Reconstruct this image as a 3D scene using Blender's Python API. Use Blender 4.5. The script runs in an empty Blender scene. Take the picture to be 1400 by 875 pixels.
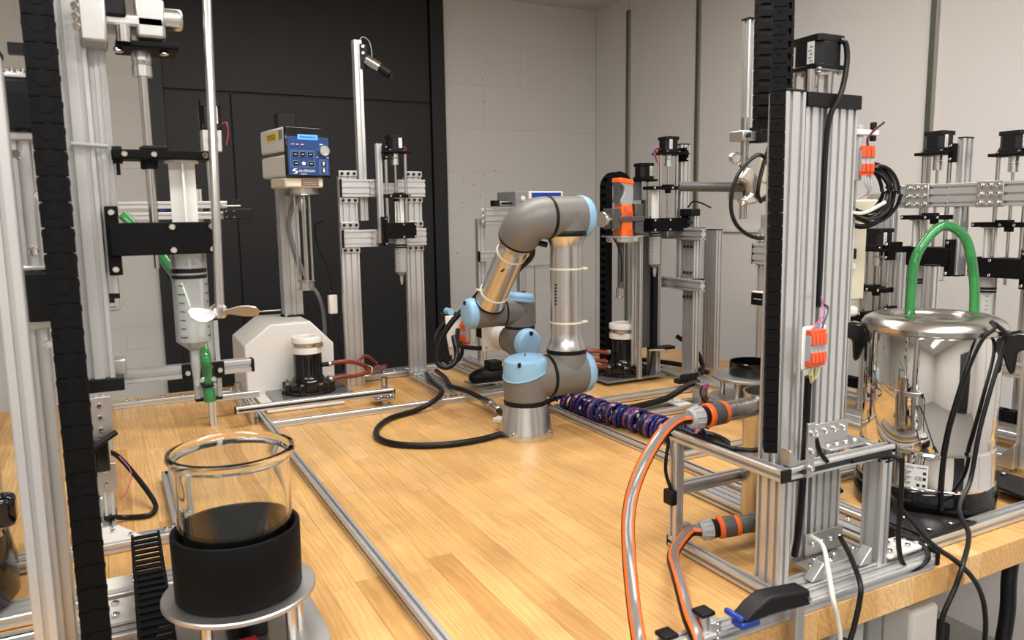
import bpy, bmesh, math, random
from mathutils import Vector, Matrix, Euler
random.seed(7)
S = bpy.context.scene
COL = S.collection
PI = math.pi

# ------------------------------------------------------------------ camera, world, lights, exposure
cam_d = bpy.data.cameras.new('camera'); cam = bpy.data.objects.new('camera', cam_d); COL.objects.link(cam)
cam_d.sensor_fit = 'HORIZONTAL'; cam_d.sensor_width = 36.0
cam_d.lens = 1052.29 / 1400 * 36.0
cam_d.clip_start = 0.02; cam_d.clip_end = 50
R = Matrix(((0.8850157811324779, 0.07658790413646442, -0.45921820530816687),
            (-0.4653453400574606, 0.11550238279203995, -0.8775607751353562),
            (-0.0141697435854106, 0.9903501868073459, 0.13786125582403094)))
cam.matrix_world = Matrix.Translation((0, 0, 0.62)) @ R.to_4x4()
cam_d.dof.use_dof = True; cam_d.dof.focus_distance = 2.1; cam_d.dof.aperture_fstop = 9.0
S.camera = cam

W = bpy.data.worlds.new('world'); S.world = W; W.use_nodes = True
W.node_tree.nodes['Background'].inputs[0].default_value = (0.8, 0.82, 0.85, 1)
W.node_tree.nodes['Background'].inputs[1].default_value = 0.08

def area(name, loc, sx, sy, power, col=(1.0, 0.98, 0.975), rot=(0, 0, 0)):
    d = bpy.data.lights.new(name, 'AREA'); d.shape = 'RECTANGLE'; d.size = sx; d.size_y = sy
    d.energy = power; d.color = col
    o = bpy.data.objects.new(name, d); COL.objects.link(o); o.location = loc; o.rotation_euler = rot
    return o
area('ceiling_lamp_light', (1.1, 0.35, 1.76), 1.5, 0.30, 24)
area('ceiling_lamp_light', (1.1, -1.2, 1.76), 1.5, 0.30, 24)
area('ceiling_lamp_light', (-0.9, 0.35, 1.76), 1.5, 0.30, 20)
area('ceiling_lamp_light', (-0.9, -1.2, 1.76), 1.5, 0.30, 20)
area('ceiling_lamp_light', (1.0, 2.0, 1.76), 1.5, 0.30, 15)

S.view_settings.view_transform = 'Standard'; S.view_settings.look = 'None'
S.view_settings.gamma = 1.0; S.view_settings.exposure = 0.45; S.view_settings.use_curve_mapping = False

# ------------------------------------------------------------------ materials
def lin(h):
    h = h.lstrip('#'); c = [int(h[i:i+2], 16) / 255 for i in (0, 2, 4)]
    return tuple(x / 12.92 if x <= 0.04045 else ((x + 0.055) / 1.055) ** 2.4 for x in c) + (1,)
def pmat(name, col, rough=0.5, metal=0.0, spec=0.5, noise=0.0, nscale=30, bump=0.0, bscale=200, coat=0.0, stretch=None):
    m = bpy.data.materials.new(name); m.use_nodes = True
    nt = m.node_tree; b = nt.nodes['Principled BSDF']
    c = lin(col) if isinstance(col, str) else col
    b.inputs['Base Color'].default_value = c; b.inputs['Roughness'].default_value = rough
    b.inputs['Metallic'].default_value = metal; b.inputs['Specular IOR Level'].default_value = spec
    b.inputs['Coat Weight'].default_value = coat
    if noise or bump:
        tc = nt.nodes.new('ShaderNodeTexCoord'); src = tc.outputs['Object']
        if stretch:
            mp = nt.nodes.new('ShaderNodeMapping'); mp.inputs['Scale'].default_value = stretch
            nt.links.new(src, mp.inputs[0]); src = mp.outputs[0]
        n = nt.nodes.new('ShaderNodeTexNoise'); n.inputs['Scale'].default_value = nscale; n.inputs['Detail'].default_value = 5
        nt.links.new(src, n.inputs['Vector'])
        if noise:
            mr = nt.nodes.new('ShaderNodeMapRange'); mr.inputs[3].default_value = 1 - noise; mr.inputs[4].default_value = 1 + noise
            mr.inputs[1].default_value = .25; mr.inputs[2].default_value = .75
            nt.links.new(n.outputs[0], mr.inputs[0])
            mx = nt.nodes.new('ShaderNodeVectorMath'); mx.operation = 'SCALE'; mx.inputs[0].default_value = c[:3]
            nt.links.new(mr.outputs[0], mx.inputs['Scale']); nt.links.new(mx.outputs[0], b.inputs['Base Color'])
            mr2 = nt.nodes.new('ShaderNodeMath'); mr2.operation = 'MULTIPLY_ADD'
            mr2.inputs[1].default_value = noise; mr2.inputs[2].default_value = rough - noise / 2
            nt.links.new(n.outputs[0], mr2.inputs[0]); nt.links.new(mr2.outputs[0], b.inputs['Roughness'])
        if bump:
            n2 = nt.nodes.new('ShaderNodeTexNoise'); n2.inputs['Scale'].default_value = bscale; n2.inputs['Detail'].default_value = 4
            nt.links.new(src, n2.inputs['Vector'])
            bp = nt.nodes.new('ShaderNodeBump'); bp.inputs['Strength'].default_value = bump; bp.inputs['Distance'].default_value = .002
            nt.links.new(n2.outputs[0], bp.inputs['Height']); nt.links.new(bp.outputs[0], b.inputs['Normal'])
    return m
def clear(name, tint, ior=1.45, alpha=0.85, rough=0.05):
    """thin clear plastic: fresnel reflection over a see-through tinted body"""
    m = bpy.data.materials.new(name); m.use_nodes = True; nt = m.node_tree; nt.nodes.clear()
    out = nt.nodes.new('ShaderNodeOutputMaterial'); tr = nt.nodes.new('ShaderNodeBsdfTransparent'); tr.inputs[0].default_value = tint
    df = nt.nodes.new('ShaderNodeBsdfPrincipled'); df.inputs['Base Color'].default_value = tint; df.inputs['Roughness'].default_value = rough
    gl = nt.nodes.new('ShaderNodeBsdfGlossy'); gl.inputs[1].default_value = rough
    fr = nt.nodes.new('ShaderNodeFresnel'); fr.inputs[0].default_value = ior
    m1 = nt.nodes.new('ShaderNodeMixShader'); m1.inputs[0].default_value = alpha
    nt.links.new(df.outputs[0], m1.inputs[1]); nt.links.new(tr.outputs[0], m1.inputs[2])
    m2 = nt.nodes.new('ShaderNodeMixShader'); nt.links.new(fr.outputs[0], m2.inputs[0])
    nt.links.new(m1.outputs[0], m2.inputs[1]); nt.links.new(gl.outputs[0], m2.inputs[2])
    nt.links.new(m2.outputs[0], out.inputs[0]); return m
def glow(name, col, s):
    m = bpy.data.materials.new(name); m.use_nodes = True; b = m.node_tree.nodes['Principled BSDF']
    b.inputs['Base Color'].default_value = lin(col); b.inputs['Emission Color'].default_value = lin(col); b.inputs['Emission Strength'].default_value = s
    return m
M = {}
M['alu'] = pmat('anodised_aluminium', (.66, .66, .655, 1), .36, .78, noise=.03, nscale=8, stretch=(1, 1, 1))
M['alu_raw'] = pmat('turned_aluminium', (.74, .735, .72, 1), .27, 1.0)
M['alu_mat'] = pmat('milled_plate', (.56, .555, .54, 1), .42, 1.0, noise=.1, nscale=14)
M['steel'] = pmat('polished_steel', (.70, .69, .67, 1), .09, 1.0)
M['chrome'] = pmat('mirror_steel', (.74, .72, .69, 1), .05, 1.0, noise=.03, nscale=3, bump=.02, bscale=5)
M['brushed'] = pmat('brushed_steel', (.52, .50, .47, 1), .28, 1.0, noise=.15, nscale=12, stretch=(6, 6, .6))
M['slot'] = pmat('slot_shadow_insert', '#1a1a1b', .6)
M['black'] = pmat('black_plastic', '#0a0a0b', .48, spec=.3)
M['blackg'] = pmat('gloss_black_plastic', '#0b0b0c', .12, spec=.5)
M['blackm'] = pmat('black_printed_plastic', '#070708', .62, spec=.15, bump=.10, bscale=300)
M['rubber'] = pmat('black_cable_jacket', '#0b0b0c', .42, spec=.35)
M['blackalu'] = pmat('black_anodised_plate', '#0b0b0d', .42, 0.0, spec=.35)
M['white'] = pmat('white_powder_coat', '#dcd9d3', .45, noise=.02, nscale=20)
M['whitep'] = pmat('white_plastic', '#e4e1da', .4)
M['cream'] = pmat('cream_plastic', '#d8d0b8', .45)
M['robot'] = pmat('robot_grey_coat', '#74726e', .45, 0.1, spec=.5, noise=.02, nscale=15)
M['rblue'] = pmat('pale_blue_cap', '#8db9d9', .38, spec=.5)
M['door'] = pmat('charcoal_door', '#18181a', .55, noise=.04, nscale=5)
M['doorf'] = pmat('charcoal_frame', '#131416', .5)
M['wall'] = pmat('painted_wall', '#d6d3ce', .8, noise=.02, nscale=3, bump=.25, bscale=140)
M['panelw'] = pmat('white_wall_panel', '#dcd9d6', .75, noise=.015, nscale=2, bump=.12, bscale=220)
M['ceil'] = pmat('ceiling_paint', '#d5d1ca', .85, bump=.15, bscale=90)
M['floor'] = pmat('grey_floor', '#8d8b87', .55, noise=.06, nscale=20)
M['desk'] = pmat('grey_desk_steel', '#b5b7b5', .5)
M['orange'] = pmat('orange_plastic', '#ee6a26', .38)
M['redor'] = pmat('orange_connector', '#e2552b', .3)
M['dgrey'] = pmat('dark_grey_plastic', '#4c4b49', .45)
M['mgrey'] = pmat('mid_grey_plastic', '#7f8082', .42)
M['lgrey'] = pmat('light_grey_plastic', '#a5a7a9', .4)
M['blue'] = pmat('blue_panel', '#1d3f78', .4)
M['cobalt'] = pmat('cobalt_blue', '#1f3f9c', .35)
M['navy'] = pmat('navy_tube', '#1b2568', .22)
M['rosy'] = pmat('red_tube', '#a84545', .25)
M['rust'] = pmat('red_brown_hose', '#7d3426', .28)
M['yellow'] = pmat('yellow_sticker', '#e8cf2a', .5)
M['label'] = pmat('paper_label', '#dddcda', .5)
M['ink'] = pmat('ink', '#1b1b1d', .6)
M['inkw'] = pmat('white_ink', '#e6e8ec', .5)
M['inkp'] = pmat('purple_ink', '#6a3d6e', .6)
M['lblue'] = pmat('panel_line', '#6f8fc4', .5)
M['lcd'] = glow('lcd_backlight', '#4a8cff', .9)
M['brass'] = pmat('brass_plate', '#8f6d5c', .35, .6)
M['tie'] = pmat('nylon_tie', '#e9e3cf', .4)
M['wire_r'] = pmat('red_wire', '#b3262b', .4)
M['wire_b'] = pmat('blue_wire', '#3a5fa8', .4)
M['wine'] = pmat('wine_wire', '#5a2438', .4)
M['wire_y'] = pmat('yellow_wire', '#c9b34a', .4)
M['wire_w'] = pmat('white_wire', '#d9d6c8', .4)
M['wire_p'] = pmat('pink_wire', '#b0567f', .4)
M['green'] = clear('green_tube', (.12, .60, .20, 1), 1.5, .72, .04)
M['syr'] = clear('clear_syringe', (.93, .94, .93, 1), 1.45, .72, .12)
M['plunge'] = pmat('white_plunger', '#e3e2dc', .45)
M['acryl'] = clear('smoked_acrylic', (.30, .30, .31, 1), 1.5, .45, .06)
M['acrylc'] = clear('clear_acrylic', (.95, .95, .95, 1), 1.49, .86, .04)
M['liquid'] = clear('clear_liquid', (.93, .97, .95, 1), 1.33, .72, .05)
M['steelpr'] = pmat('satin_steel', (.60, .58, .55, 1), .22, 1.0)

def glass_mat():
    m = bpy.data.materials.new('jar_glass'); m.use_nodes = True; b = m.node_tree.nodes['Principled BSDF']
    b.inputs['Base Color'].default_value = (.97, .98, .97, 1); b.inputs['Roughness'].default_value = 0.0
    b.inputs['IOR'].default_value = 1.46; b.inputs['Transmission Weight'].default_value = 1.0
    return m
M['glass'] = glass_mat()

def wood_mat():
    m = bpy.data.materials.new('oiled_beech_stave'); m.use_nodes = True; nt = m.node_tree; N = nt.nodes.new; L = nt.links.new
    b = nt.nodes['Principled BSDF']
    oi = N('ShaderNodeObjectInfo'); tc = N('ShaderNodeTexCoord')
    off = N('ShaderNodeVectorMath'); off.operation = 'MULTIPLY_ADD'
    comb = N('ShaderNodeCombineXYZ')
    for i in range(3): L(oi.outputs['Random'], comb.inputs[i])
    off.inputs[1].default_value = (1.7, 37, 1.1)
    L(comb.outputs[0], off.inputs[0])
    sub = N('ShaderNodeVectorMath'); sub.operation = 'SUBTRACT'; L(tc.outputs['Object'], sub.inputs[0]); sub.inputs[1].default_value = (.03, 0, .06)
    L(sub.outputs[0], off.inputs[2])
    mp = N('ShaderNodeMapping'); mp.inputs['Scale'].default_value = (1, .16, 1); L(off.outputs[0], mp.inputs[0])
    nz = N('ShaderNodeTexNoise'); nz.inputs['Scale'].default_value = 14; nz.inputs['Detail'].default_value = 3; L(mp.outputs[0], nz.inputs['Vector'])
    wv = N('ShaderNodeTexNoise'); wv.inputs['Scale'].default_value = 1.0; wv.inputs['Detail'].default_value = 6; wv.inputs['Roughness'].default_value = .6
    mp2 = N('ShaderNodeMapping'); mp2.inputs['Scale'].default_value = (170, 6, 170); L(off.outputs[0], mp2.inputs[0])
    L(mp2.outputs[0], wv.inputs['Vector'])
    # growth rings: distance from a pith line that runs along the stave
    ln = N('ShaderNodeVectorMath'); ln.operation = 'LENGTH'
    mp3 = N('ShaderNodeMapping'); mp3.inputs['Scale'].default_value = (1, .0, 1); 
    ad = N('ShaderNodeVectorMath'); ad.operation = 'MULTIPLY_ADD'; ad.inputs[1].default_value = (.075, .0, .075); L(nz.outputs['Color'], ad.inputs[0]); L(off.outputs[0], ad.inputs[2])
    L(ad.outputs[0], mp3.inputs[0]); L(mp3.outputs[0], ln.inputs[0])
    rg = N('ShaderNodeMath'); rg.operation = 'MULTIPLY'; rg.inputs[1].default_value = 620; L(ln.outputs['Value'], rg.inputs[0])
    sn = N('ShaderNodeMath'); sn.operation = 'SINE'; L(rg.outputs[0], sn.inputs[0])
    # base colour per stave
    cr = N('ShaderNodeValToRGB'); L(oi.outputs['Random'], cr.inputs[0])
    el = cr.color_ramp.elements
    el[0].position = 0; el[0].color = lin('#bd8c50'); el[1].position = 1; el[1].color = lin('#ddb57e')
    for p, c in ((.2, '#d4a768'), (.4, '#cc9d60'), (.6, '#dbae70'), (.8, '#d1a264')):
        e = el.new(p); e.color = lin(c)
    mr = N('ShaderNodeMapRange'); mr.inputs[1].default_value = .3; mr.inputs[2].default_value = .7; mr.inputs[3].default_value = .84; mr.inputs[4].default_value = 1.11
    L(wv.outputs[0], mr.inputs[0])
    mr2 = N('ShaderNodeMapRange'); mr2.inputs[1].default_value = -1; mr2.inputs[2].default_value = 1; mr2.inputs[3].default_value = .91; mr2.inputs[4].default_value = 1.05
    L(sn.outputs[0], mr2.inputs[0])
    big = N('ShaderNodeTexNoise'); big.inputs['Scale'].default_value = 7.0; big.inputs['Detail'].default_value = 3
    geo = N('ShaderNodeNewGeometry'); L(geo.outputs['Position'], big.inputs['Vector'])
    mr3 = N('ShaderNodeMapRange'); mr3.inputs[1].default_value = .35; mr3.inputs[2].default_value = .65; mr3.inputs[3].default_value = .90; mr3.inputs[4].default_value = 1.10
    L(big.outputs[0], mr3.inputs[0])
    q = N('ShaderNodeMath'); q.operation = 'MULTIPLY'; L(mr.outputs[0], q.inputs[0]); L(mr2.outputs[0], q.inputs[1])
    q2 = N('ShaderNodeMath'); q2.operation = 'MULTIPLY'; L(q.outputs[0], q2.inputs[0]); L(mr3.outputs[0], q2.inputs[1])
    sc = N('ShaderNodeVectorMath'); sc.operation = 'SCALE'; L(cr.outputs[0], sc.inputs[0]); L(q2.outputs[0], sc.inputs['Scale'])
    L(sc.outputs[0], b.inputs['Base Color'])
    b.inputs['Roughness'].default_value = .40; b.inputs['Specular IOR Level'].default_value = .35
    bp = N('ShaderNodeBump'); bp.inputs['Strength'].default_value = .06; bp.inputs['Distance'].default_value = .001
    L(wv.outputs[0], bp.inputs['Height']); L(bp.outputs[0], b.inputs['Normal'])
    return m
M['wood'] = wood_mat()

# ------------------------------------------------------------------ mesh helper
class MB:
    def __init__(s): s.v = []; s.f = []; s.m = []; s.mats = []; s.T = Matrix.Identity(4)
    def mi(s, m):
        if m not in s.mats: s.mats.append(m)
        return s.mats.index(m)
    def add(s, vs, fs, m):
        k = len(s.v); i = s.mi(m); s.v += [s.T @ Vector(p) for p in vs]
        fl = s.T.determinant() < 0
        for f in fs: s.f.append([k + j for j in (f[::-1] if fl else f)]); s.m.append(i)
        return s
    def box(s, c, d, m, rot=None):
        x, y, z = d[0] / 2, d[1] / 2, d[2] / 2
        vs = [Vector(p) for p in ((-x,-y,-z),(x,-y,-z),(x,y,-z),(-x,y,-z),(-x,-y,z),(x,-y,z),(x,y,z),(-x,y,z))]
        if rot: 
            e = Euler(rot).to_matrix(); vs = [e @ p for p in vs]
        c = Vector(c)
        return s.add([p + c for p in vs], [(0,3,2,1),(4,5,6,7),(0,1,5,4),(1,2,6,5),(2,3,7,6),(3,0,4,7)], m)
    def bb(s, x0, x1, y0, y1, z0, z1, m): return s.box(((x0+x1)/2,(y0+y1)/2,(z0+z1)/2), (abs(x1-x0),abs(y1-y0),abs(z1-z0)), m)
    def poly(s, pts, a, m):
        """extrude a polygon (list of 3D points) by vector a"""
        n = len(pts); pts = [Vector(p) for p in pts]; a = Vector(a)
        nrm = Vector((0,0,0))
        for i in range(n): nrm += pts[i].cross(pts[(i+1) % n])
        if nrm.dot(a) < 0: pts = pts[::-1]
        vs = pts + [p + a for p in pts]
        fs = [list(range(n))[::-1], list(range(n, 2*n))] + [(i, (i+1) % n, n+(i+1) % n, n+i) for i in range(n)]
        return s.add(vs, fs, m)
    def ring(s, c, ax, r, n):
        ax = Vector(ax).normalized(); u = ax.orthogonal().normalized(); w = ax.cross(u)
        return [Vector(c) + u * (r * math.cos(2*PI*i/n)) + w * (r * math.sin(2*PI*i/n)) for i in range(n)]
    def lathe(s, c, ax, prof, m, n=28, cap=True):
        """prof: list of (radius, height along ax)"""
        ax = Vector(ax).normalized(); c = Vector(c); vs = []; fs = []
        for r, h in prof: vs += s.ring(c + ax * h, ax, max(r, 1e-5), n)
        for k in range(len(prof) - 1):
            for i in range(n): fs.append((k*n+i, k*n+(i+1) % n, (k+1)*n+(i+1) % n, (k+1)*n+i))
        if cap: fs.append(list(range(n))[::-1]); fs.append(list(range((len(prof)-1)*n, len(prof)*n)))
        return s.add(vs, fs, m)
    def cyl(s, p0, p1, r, m, n=16, r2=None):
        p0, p1 = Vector(p0), Vector(p1)
        return s.lathe(p0, p1 - p0, [(r, 0), (r2 if r2 is not None else r, (p1 - p0).length)], m, n)
    def tube(s, pts, r, m, n=8, smooth=True, sub=8, closed=False):
        pts = [Vector(p) for p in pts]
        P = catmull(pts, sub) if smooth and len(pts) > 2 else pts
        t0 = (P[1] - P[0]).normalized(); u = t0.orthogonal().normalized(); vs = []; fs = []
        for i, p in enumerate(P):
            t = (P[min(i+1, len(P)-1)] - P[max(i-1, 0)]).normalized()
            u = (u - t * u.dot(t)); u = u.normalized() if u.length > 1e-6 else t.orthogonal().normalized(); w = t.cross(u)
            rr = r[min(i, len(r)-1)] if isinstance(r, (list, tuple)) else r
            vs += [p + u * (rr * math.cos(2*PI*j/n)) + w * (rr * math.sin(2*PI*j/n)) for j in range(n)]
        for k in range(len(P) - 1):
            for i in range(n): fs.append((k*n+i, k*n+(i+1) % n, (k+1)*n+(i+1) % n, (k+1)*n+i))
        fs.append(list(range(n))[::-1]); fs.append(list(range((len(P)-1)*n, len(P)*n)))
        return s.add(vs, fs, m)
    def prof(s, p0, p1, wa, wb, side, m, unit=.02):
        """slotted aluminium profile from p0 to p1, wa along 'side', wb across; one slot per 20 mm module"""
        p0, p1 = Vector(p0), Vector(p1); ax = (p1 - p0).normalized(); a = Vector(side).normalized(); b = ax.cross(a)
        na, nb = max(1, round(wa/unit)), max(1, round(wb/unit)); ch = .0016; sw = .0031; sd = .0055
        out = []
        def sidepts(w, n):
            r = [(-w/2 + ch, 0)]
            for k in range(n):
                c = -w/2 + w/n * (k + .5)
                r += [(c - sw, 0), (c - sw, .0018), (c - .0042, .0018), (c - .0042, sd), (c + .0042, sd), (c + .0042, .0018), (c + sw, .0018), (c + sw, 0)]
            r.append((w/2 - ch, 0)); return r
        for x, d in sidepts(wa, na): out.append((x, -wb/2 + d))
        for x, d in sidepts(wb, nb): out.append((wa/2 - d, x))
        for x, d in sidepts(wa, na): out.append((-x, wb/2 - d))
        for x, d in sidepts(wb, nb): out.append((-wa/2 + d, -x))
        pts = [p0 + a * x + b * y for x, y in out]
        return s.poly(pts, p1 - p0, m)
    def sphere(s, c, r, m, n=14, sc=(1, 1, 1)):
        c = Vector(c); vs = []; fs = []; h = n // 2
        for i in range(1, h):
            t = PI * i / h
            for j in range(n):
                q = 2 * PI * j / n; vs.append(c + Vector((sc[0]*r*math.sin(t)*math.cos(q), sc[1]*r*math.sin(t)*math.sin(q), -sc[2]*r*math.cos(t))))
        for k in range(h - 2):
            for i in range(n): fs.append((k*n+i, k*n+(i+1) % n, (k+1)*n+(i+1) % n, (k+1)*n+i))
        vs += [c + Vector((0,0,-r*sc[2])), c + Vector((0,0,r*sc[2]))]; a = len(vs) - 2
        for i in range(n): fs.append((a, (i+1) % n, i)); fs.append((a+1, (h-2)*n+i, (h-2)*n+(i+1) % n))
        return s.add(vs, fs, m)
    def build(s, name, parent=None, bev=0, seg=2):
        me = bpy.data.meshes.new(name)
        me.from_pydata([tuple(v) for v in s.v], [], s.f)
        for m in s.mats: me.materials.append(M[m])
        me.polygons.foreach_set('material_index', s.m)
        me.polygons.foreach_set('use_smooth', [True] * len(s.f)); me.update()
        me.set_sharp_from_angle(angle=math.radians(38))
        o = bpy.data.objects.new(name, me); COL.objects.link(o)
        if parent is not None:
            o.parent = parent; o.matrix_parent_inverse = WORLD_INV.get(parent.name, Matrix.Identity(4))
        if bev:
            b = o.modifiers.new('bevel', 'BEVEL'); b.width = bev; b.segments = seg; b.limit_method = 'ANGLE'; b.angle_limit = math.radians(50); b.harden_normals = False
        return o
WORLD_INV = {}
def catmull(pts, sub):
    P = [pts[0] * 2 - pts[1]] + pts + [pts[-1] * 2 - pts[-2]]; out = []
    for i in range(1, len(P) - 2):
        p0, p1, p2, p3 = P[i-1], P[i], P[i+1], P[i+2]
        for k in range(sub):
            t = k / sub
            out.append(.5 * ((2*p1) + (p2 - p0)*t + (2*p0 - 5*p1 + 4*p2 - p3)*t*t + (3*p1 - p0 - 3*p2 + p3)*t**3))
    out.append(pts[-1]); return out
def thing(name, label, cat, loc=(0, 0, 0), group=None):
    o = bpy.data.objects.new(name, None); o.empty_display_size = .05; COL.objects.link(o); o.location = loc
    o['label'] = label; o['category'] = cat
    if group: o['group'] = group
    WORLD_INV[o.name] = Matrix.Translation(Vector(loc)).inverted()
    return o
def tag(o, label, cat, group=None):
    o['label'] = label; o['category'] = cat
    if group: o['group'] = group
    return o
def struct(o): o['kind'] = 'structure'; return o
def stuff(o): o['kind'] = 'stuff'; return o
def text(s, size, m, T, name, parent, align='CENTER', depth=.0004):
    cu = bpy.data.curves.new('lettering', 'FONT'); cu.body = s; cu.size = size; cu.align_x = align; cu.align_y = 'CENTER'; cu.extrude = depth; cu.resolution_u = 2
    tmp = bpy.data.objects.new('lettering', cu); COL.objects.link(tmp)
    me = bpy.data.meshes.new_from_object(tmp.evaluated_get(bpy.context.evaluated_depsgraph_get()))
    bpy.data.objects.remove(tmp); me.transform(T); me.materials.clear(); me.materials.append(M[m])
    o = bpy.data.objects.new(name, me); COL.objects.link(o)
    o.parent = parent; o.matrix_parent_inverse = WORLD_INV.get(parent.name, Matrix.Identity(4)); return o
def facing(p, x, up):
    """matrix that lays text at p with reading direction x and up direction up"""
    x = Vector(x).normalized(); up = Vector(up).normalized(); z = x.cross(up)
    return Matrix.Translation(Vector(p)) @ Matrix((x, up, z)).transposed().to_4x4()
def one(fn, name, parent=None, bev=0):
    b = MB(); fn(b); return b.build(name, parent, bev)
def screws(pts, ax, r, parent, m='steel', name='screw'):
    """each screw head a small part, sharing one mesh"""
    b = MB(); b.lathe((0,0,0), (0,0,1), [(r*.8, 0), (r, r*.25), (r, r*.8), (r*.8, r), (r*.5, r), (r*.45, r*.6)], m, 10)
    q = Vector((0,0,1)).rotation_difference(Vector(ax)).to_matrix().to_4x4(); first = None
    for p in pts:
        if first is None: o = b.build(name, parent); first = o
        else:
            o = first.copy(); COL.objects.link(o)
        o.matrix_basis = Matrix.Translation(Vector(p)) @ q

# ------------------------------------------------------------------ the room
FL = -0.90; CE = 1.80; XW = 2.686; YW = 4.0; XL = -2.6; YF = -2.6
struct(one(lambda b: b.bb(XL, XW, YF, YW, FL - .1, FL, 'floor'), 'floor'))
ce = struct(one(lambda b: b.bb(XL, XW, YF, YW, CE, CE + .1, 'ceil'), 'ceiling'))
struct(one(lambda b: b.bb(XL - .1, XL, YF, YW, FL, CE, 'wall'), 'wall_left'))
struct(one(lambda b: b.bb(XL, XW, YF - .1, YF, FL, CE, 'wall'), 'wall_front'))
# back wall of painted blocks, with the dark double door let in between x .21 and 1.69
DX0, DX1 = .212, 1.69
wb = struct(one(lambda b: b.bb(XL, XW, YW + .0012, YW + .14, FL, CE, 'wall'), 'wall_back'))
def courses(x0, x1, z0, z1, h, w, g):
    k = 0; z = z0
    while z < z1 - .01:
        zt = min(z + h, z1); x = x0 - (w / 2 if k % 2 else 0)
        while x < x1 - .005:
            a, c = max(x, x0), min(x + w, x1)
            if c - a > .02:
                b = MB(); d = random.uniform(-.0006, .0006); b.bb(a + g, c - g, YW + d, YW + .004, z + g, zt - g, 'wall'); b.build('block', wb, .0012, 1)
            x += w
        z = zt; k += 1
courses(-.75, DX0 - .002, -.1, CE, .105, .32, .0006)
courses(DX1 + .002, XW, -.1, CE, .238, .48, .0003)
one(lambda b: b.bb(XL, -.75, YW, YW + .004, FL, CE, 'wall'), 'plain_wall_face', wb)
one(lambda b: (b.bb(-.75, DX0, YW, YW + .004, FL, -.1, 'wall'), b.bb(DX1, XW, YW, YW + .004, FL, -.1, 'wall')), 'plain_wall_face', wb)
hb = MB()
for x, z in ((1.95, 1.46), (1.93, 1.36), (1.935, 1.24), (1.86, .78), (1.87, .56), (2.0, .86), (1.92, .84), (1.80, .80), (1.90, .72), (1.88, .44), (1.79, .68), (1.75, .40)):
    hb.lathe((x, YW + .0005, z), (0, -1, 0), [(.0035, 0), (.003, .0012)], 'ink', 8)
stuff(hb.build('wall_pockmark', wb))
# right wall: panels with metal joint strips
wr = struct(one(lambda b: b.bb(XW + .012, XW + .11, YF, YW, FL, CE, 'panelw'), 'wall_right'))
seams = [YF, -.55, .62, 1.838, 3.088, 3.671, YW]
for a, c in zip(seams[:-1], seams[1:]):
    one(lambda b: b.bb(XW, XW + .02, a + .0015, c - .0015, FL, CE, 'panelw'), 'wall_panel', wr, .001)
stripm = pmat('dull_joint_strip', '#6d7168', .4, .7); M['strip'] = stripm
M['strip2'] = pmat('pale_joint_strip', '#a9a89c', .4, .6)
for i, y in enumerate(seams[1:-1]):
    top = CE - .07 if abs(y - 3.671) < .01 else CE
    struct(one(lambda b: (b.bb(XW - .012, XW, y - .011, y + .008, FL, top, 'strip'), b.bb(XW - .009, XW, y - .02, y - .011, FL, top, 'strip2')), 'trim_%d' % (i + 1)))
# shallow wall duct at the right wall
wd = struct(one(lambda b: (b.bb(XW - .03, XW - .001, 2.46, 2.86, -.6, .515, 'panelw'), b.bb(XW - .045, XW - .001, 2.45, 2.87, .515, .53, 'panelw')), 'trim_6', None, .002))
# dark double door
dr = struct(one(lambda b: (b.bb(DX0, .286, YW - .03, YW + .001, FL, CE, 'doorf'), b.bb(1.611, DX1, YW - .03, YW + .001, FL, CE, 'doorf'), b.bb(.286, 1.611, YW - .001, YW + .001, FL, CE, 'ink')), 'door_1', None, .002))
one(lambda b: b.bb(.286, .577, YW - .012, YW - .001, FL + .01, 1.207, 'door'), 'door_leaf', dr, .002)
lf = one(lambda b: b.bb(.583, 1.607, YW - .012, YW - .001, FL + .01, 1.207, 'door'), 'door_leaf', dr, .002)
one(lambda b: b.bb(.286, 1.607, YW - .012, YW - .001, 1.215, CE, 'door'), 'transom_panel', dr, .002)
def handle(b):
    b.lathe((.624, YW - .012, .152), (0, -1, 0), [(.026, 0), (.026, .006), (.023, .008)], 'steelpr', 20)
    b.tube([(.624, YW - .018, .152), (.624, YW - .055, .152), (.635, YW - .062, .152), (.66, YW - .062, .152), (.75, YW - .062, .152)], .008, 'steelpr', 10)
one(handle, 'lever_handle', lf)
one(lambda b: b.lathe((.619, YW - .012, .07), (0, -1, 0), [(.03, 0), (.03, .008), (.026, .012), (.012, .012), (.011, .009)], 'steelpr', 20), 'lock_rose', lf)
one(lambda b: b.lathe((.245, YW - .03, .655), (0, -1, 0), [(.018, 0), (.018, .008), (.014, .012)], 'cobalt', 18), 'blue_button', dr)
one(lambda b: b.lathe((.262, YW - .03, .36), (0, -1, 0), [(.02, 0), (.02, .01), (.015, .014)], 'black', 18), 'black_button', dr)
struct(one(lambda b: (b.bb(.9, 2.05, YF, YF + .03, FL, 1.25, 'doorf'), b.bb(.96, 1.99, YF + .03, YF + .045, FL + .01, 1.19, 'door')), 'added_reflection_panel', None, .003))  # added out of view: dark door-shaped slab for the urn to reflect
# switch plate on the block wall
sp = thing('wall_switch', 'white recessed wall switch plate with a black slot left of the dark door', 'switch', (.0, YW, .26))
one(lambda b: b.bb(-.07, .035, YW - .010, YW, .20, .36, 'white'), 'plate', sp, .003)
one(lambda b: b.bb(-.05, .015, YW - .013, YW - .009, .235, .255, 'black'), 'slot', sp)
one(lambda b: b.bb(-.05, .02, YW - .014, YW - .010, .212, .22, 'lgrey'), 'rim', sp)
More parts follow.
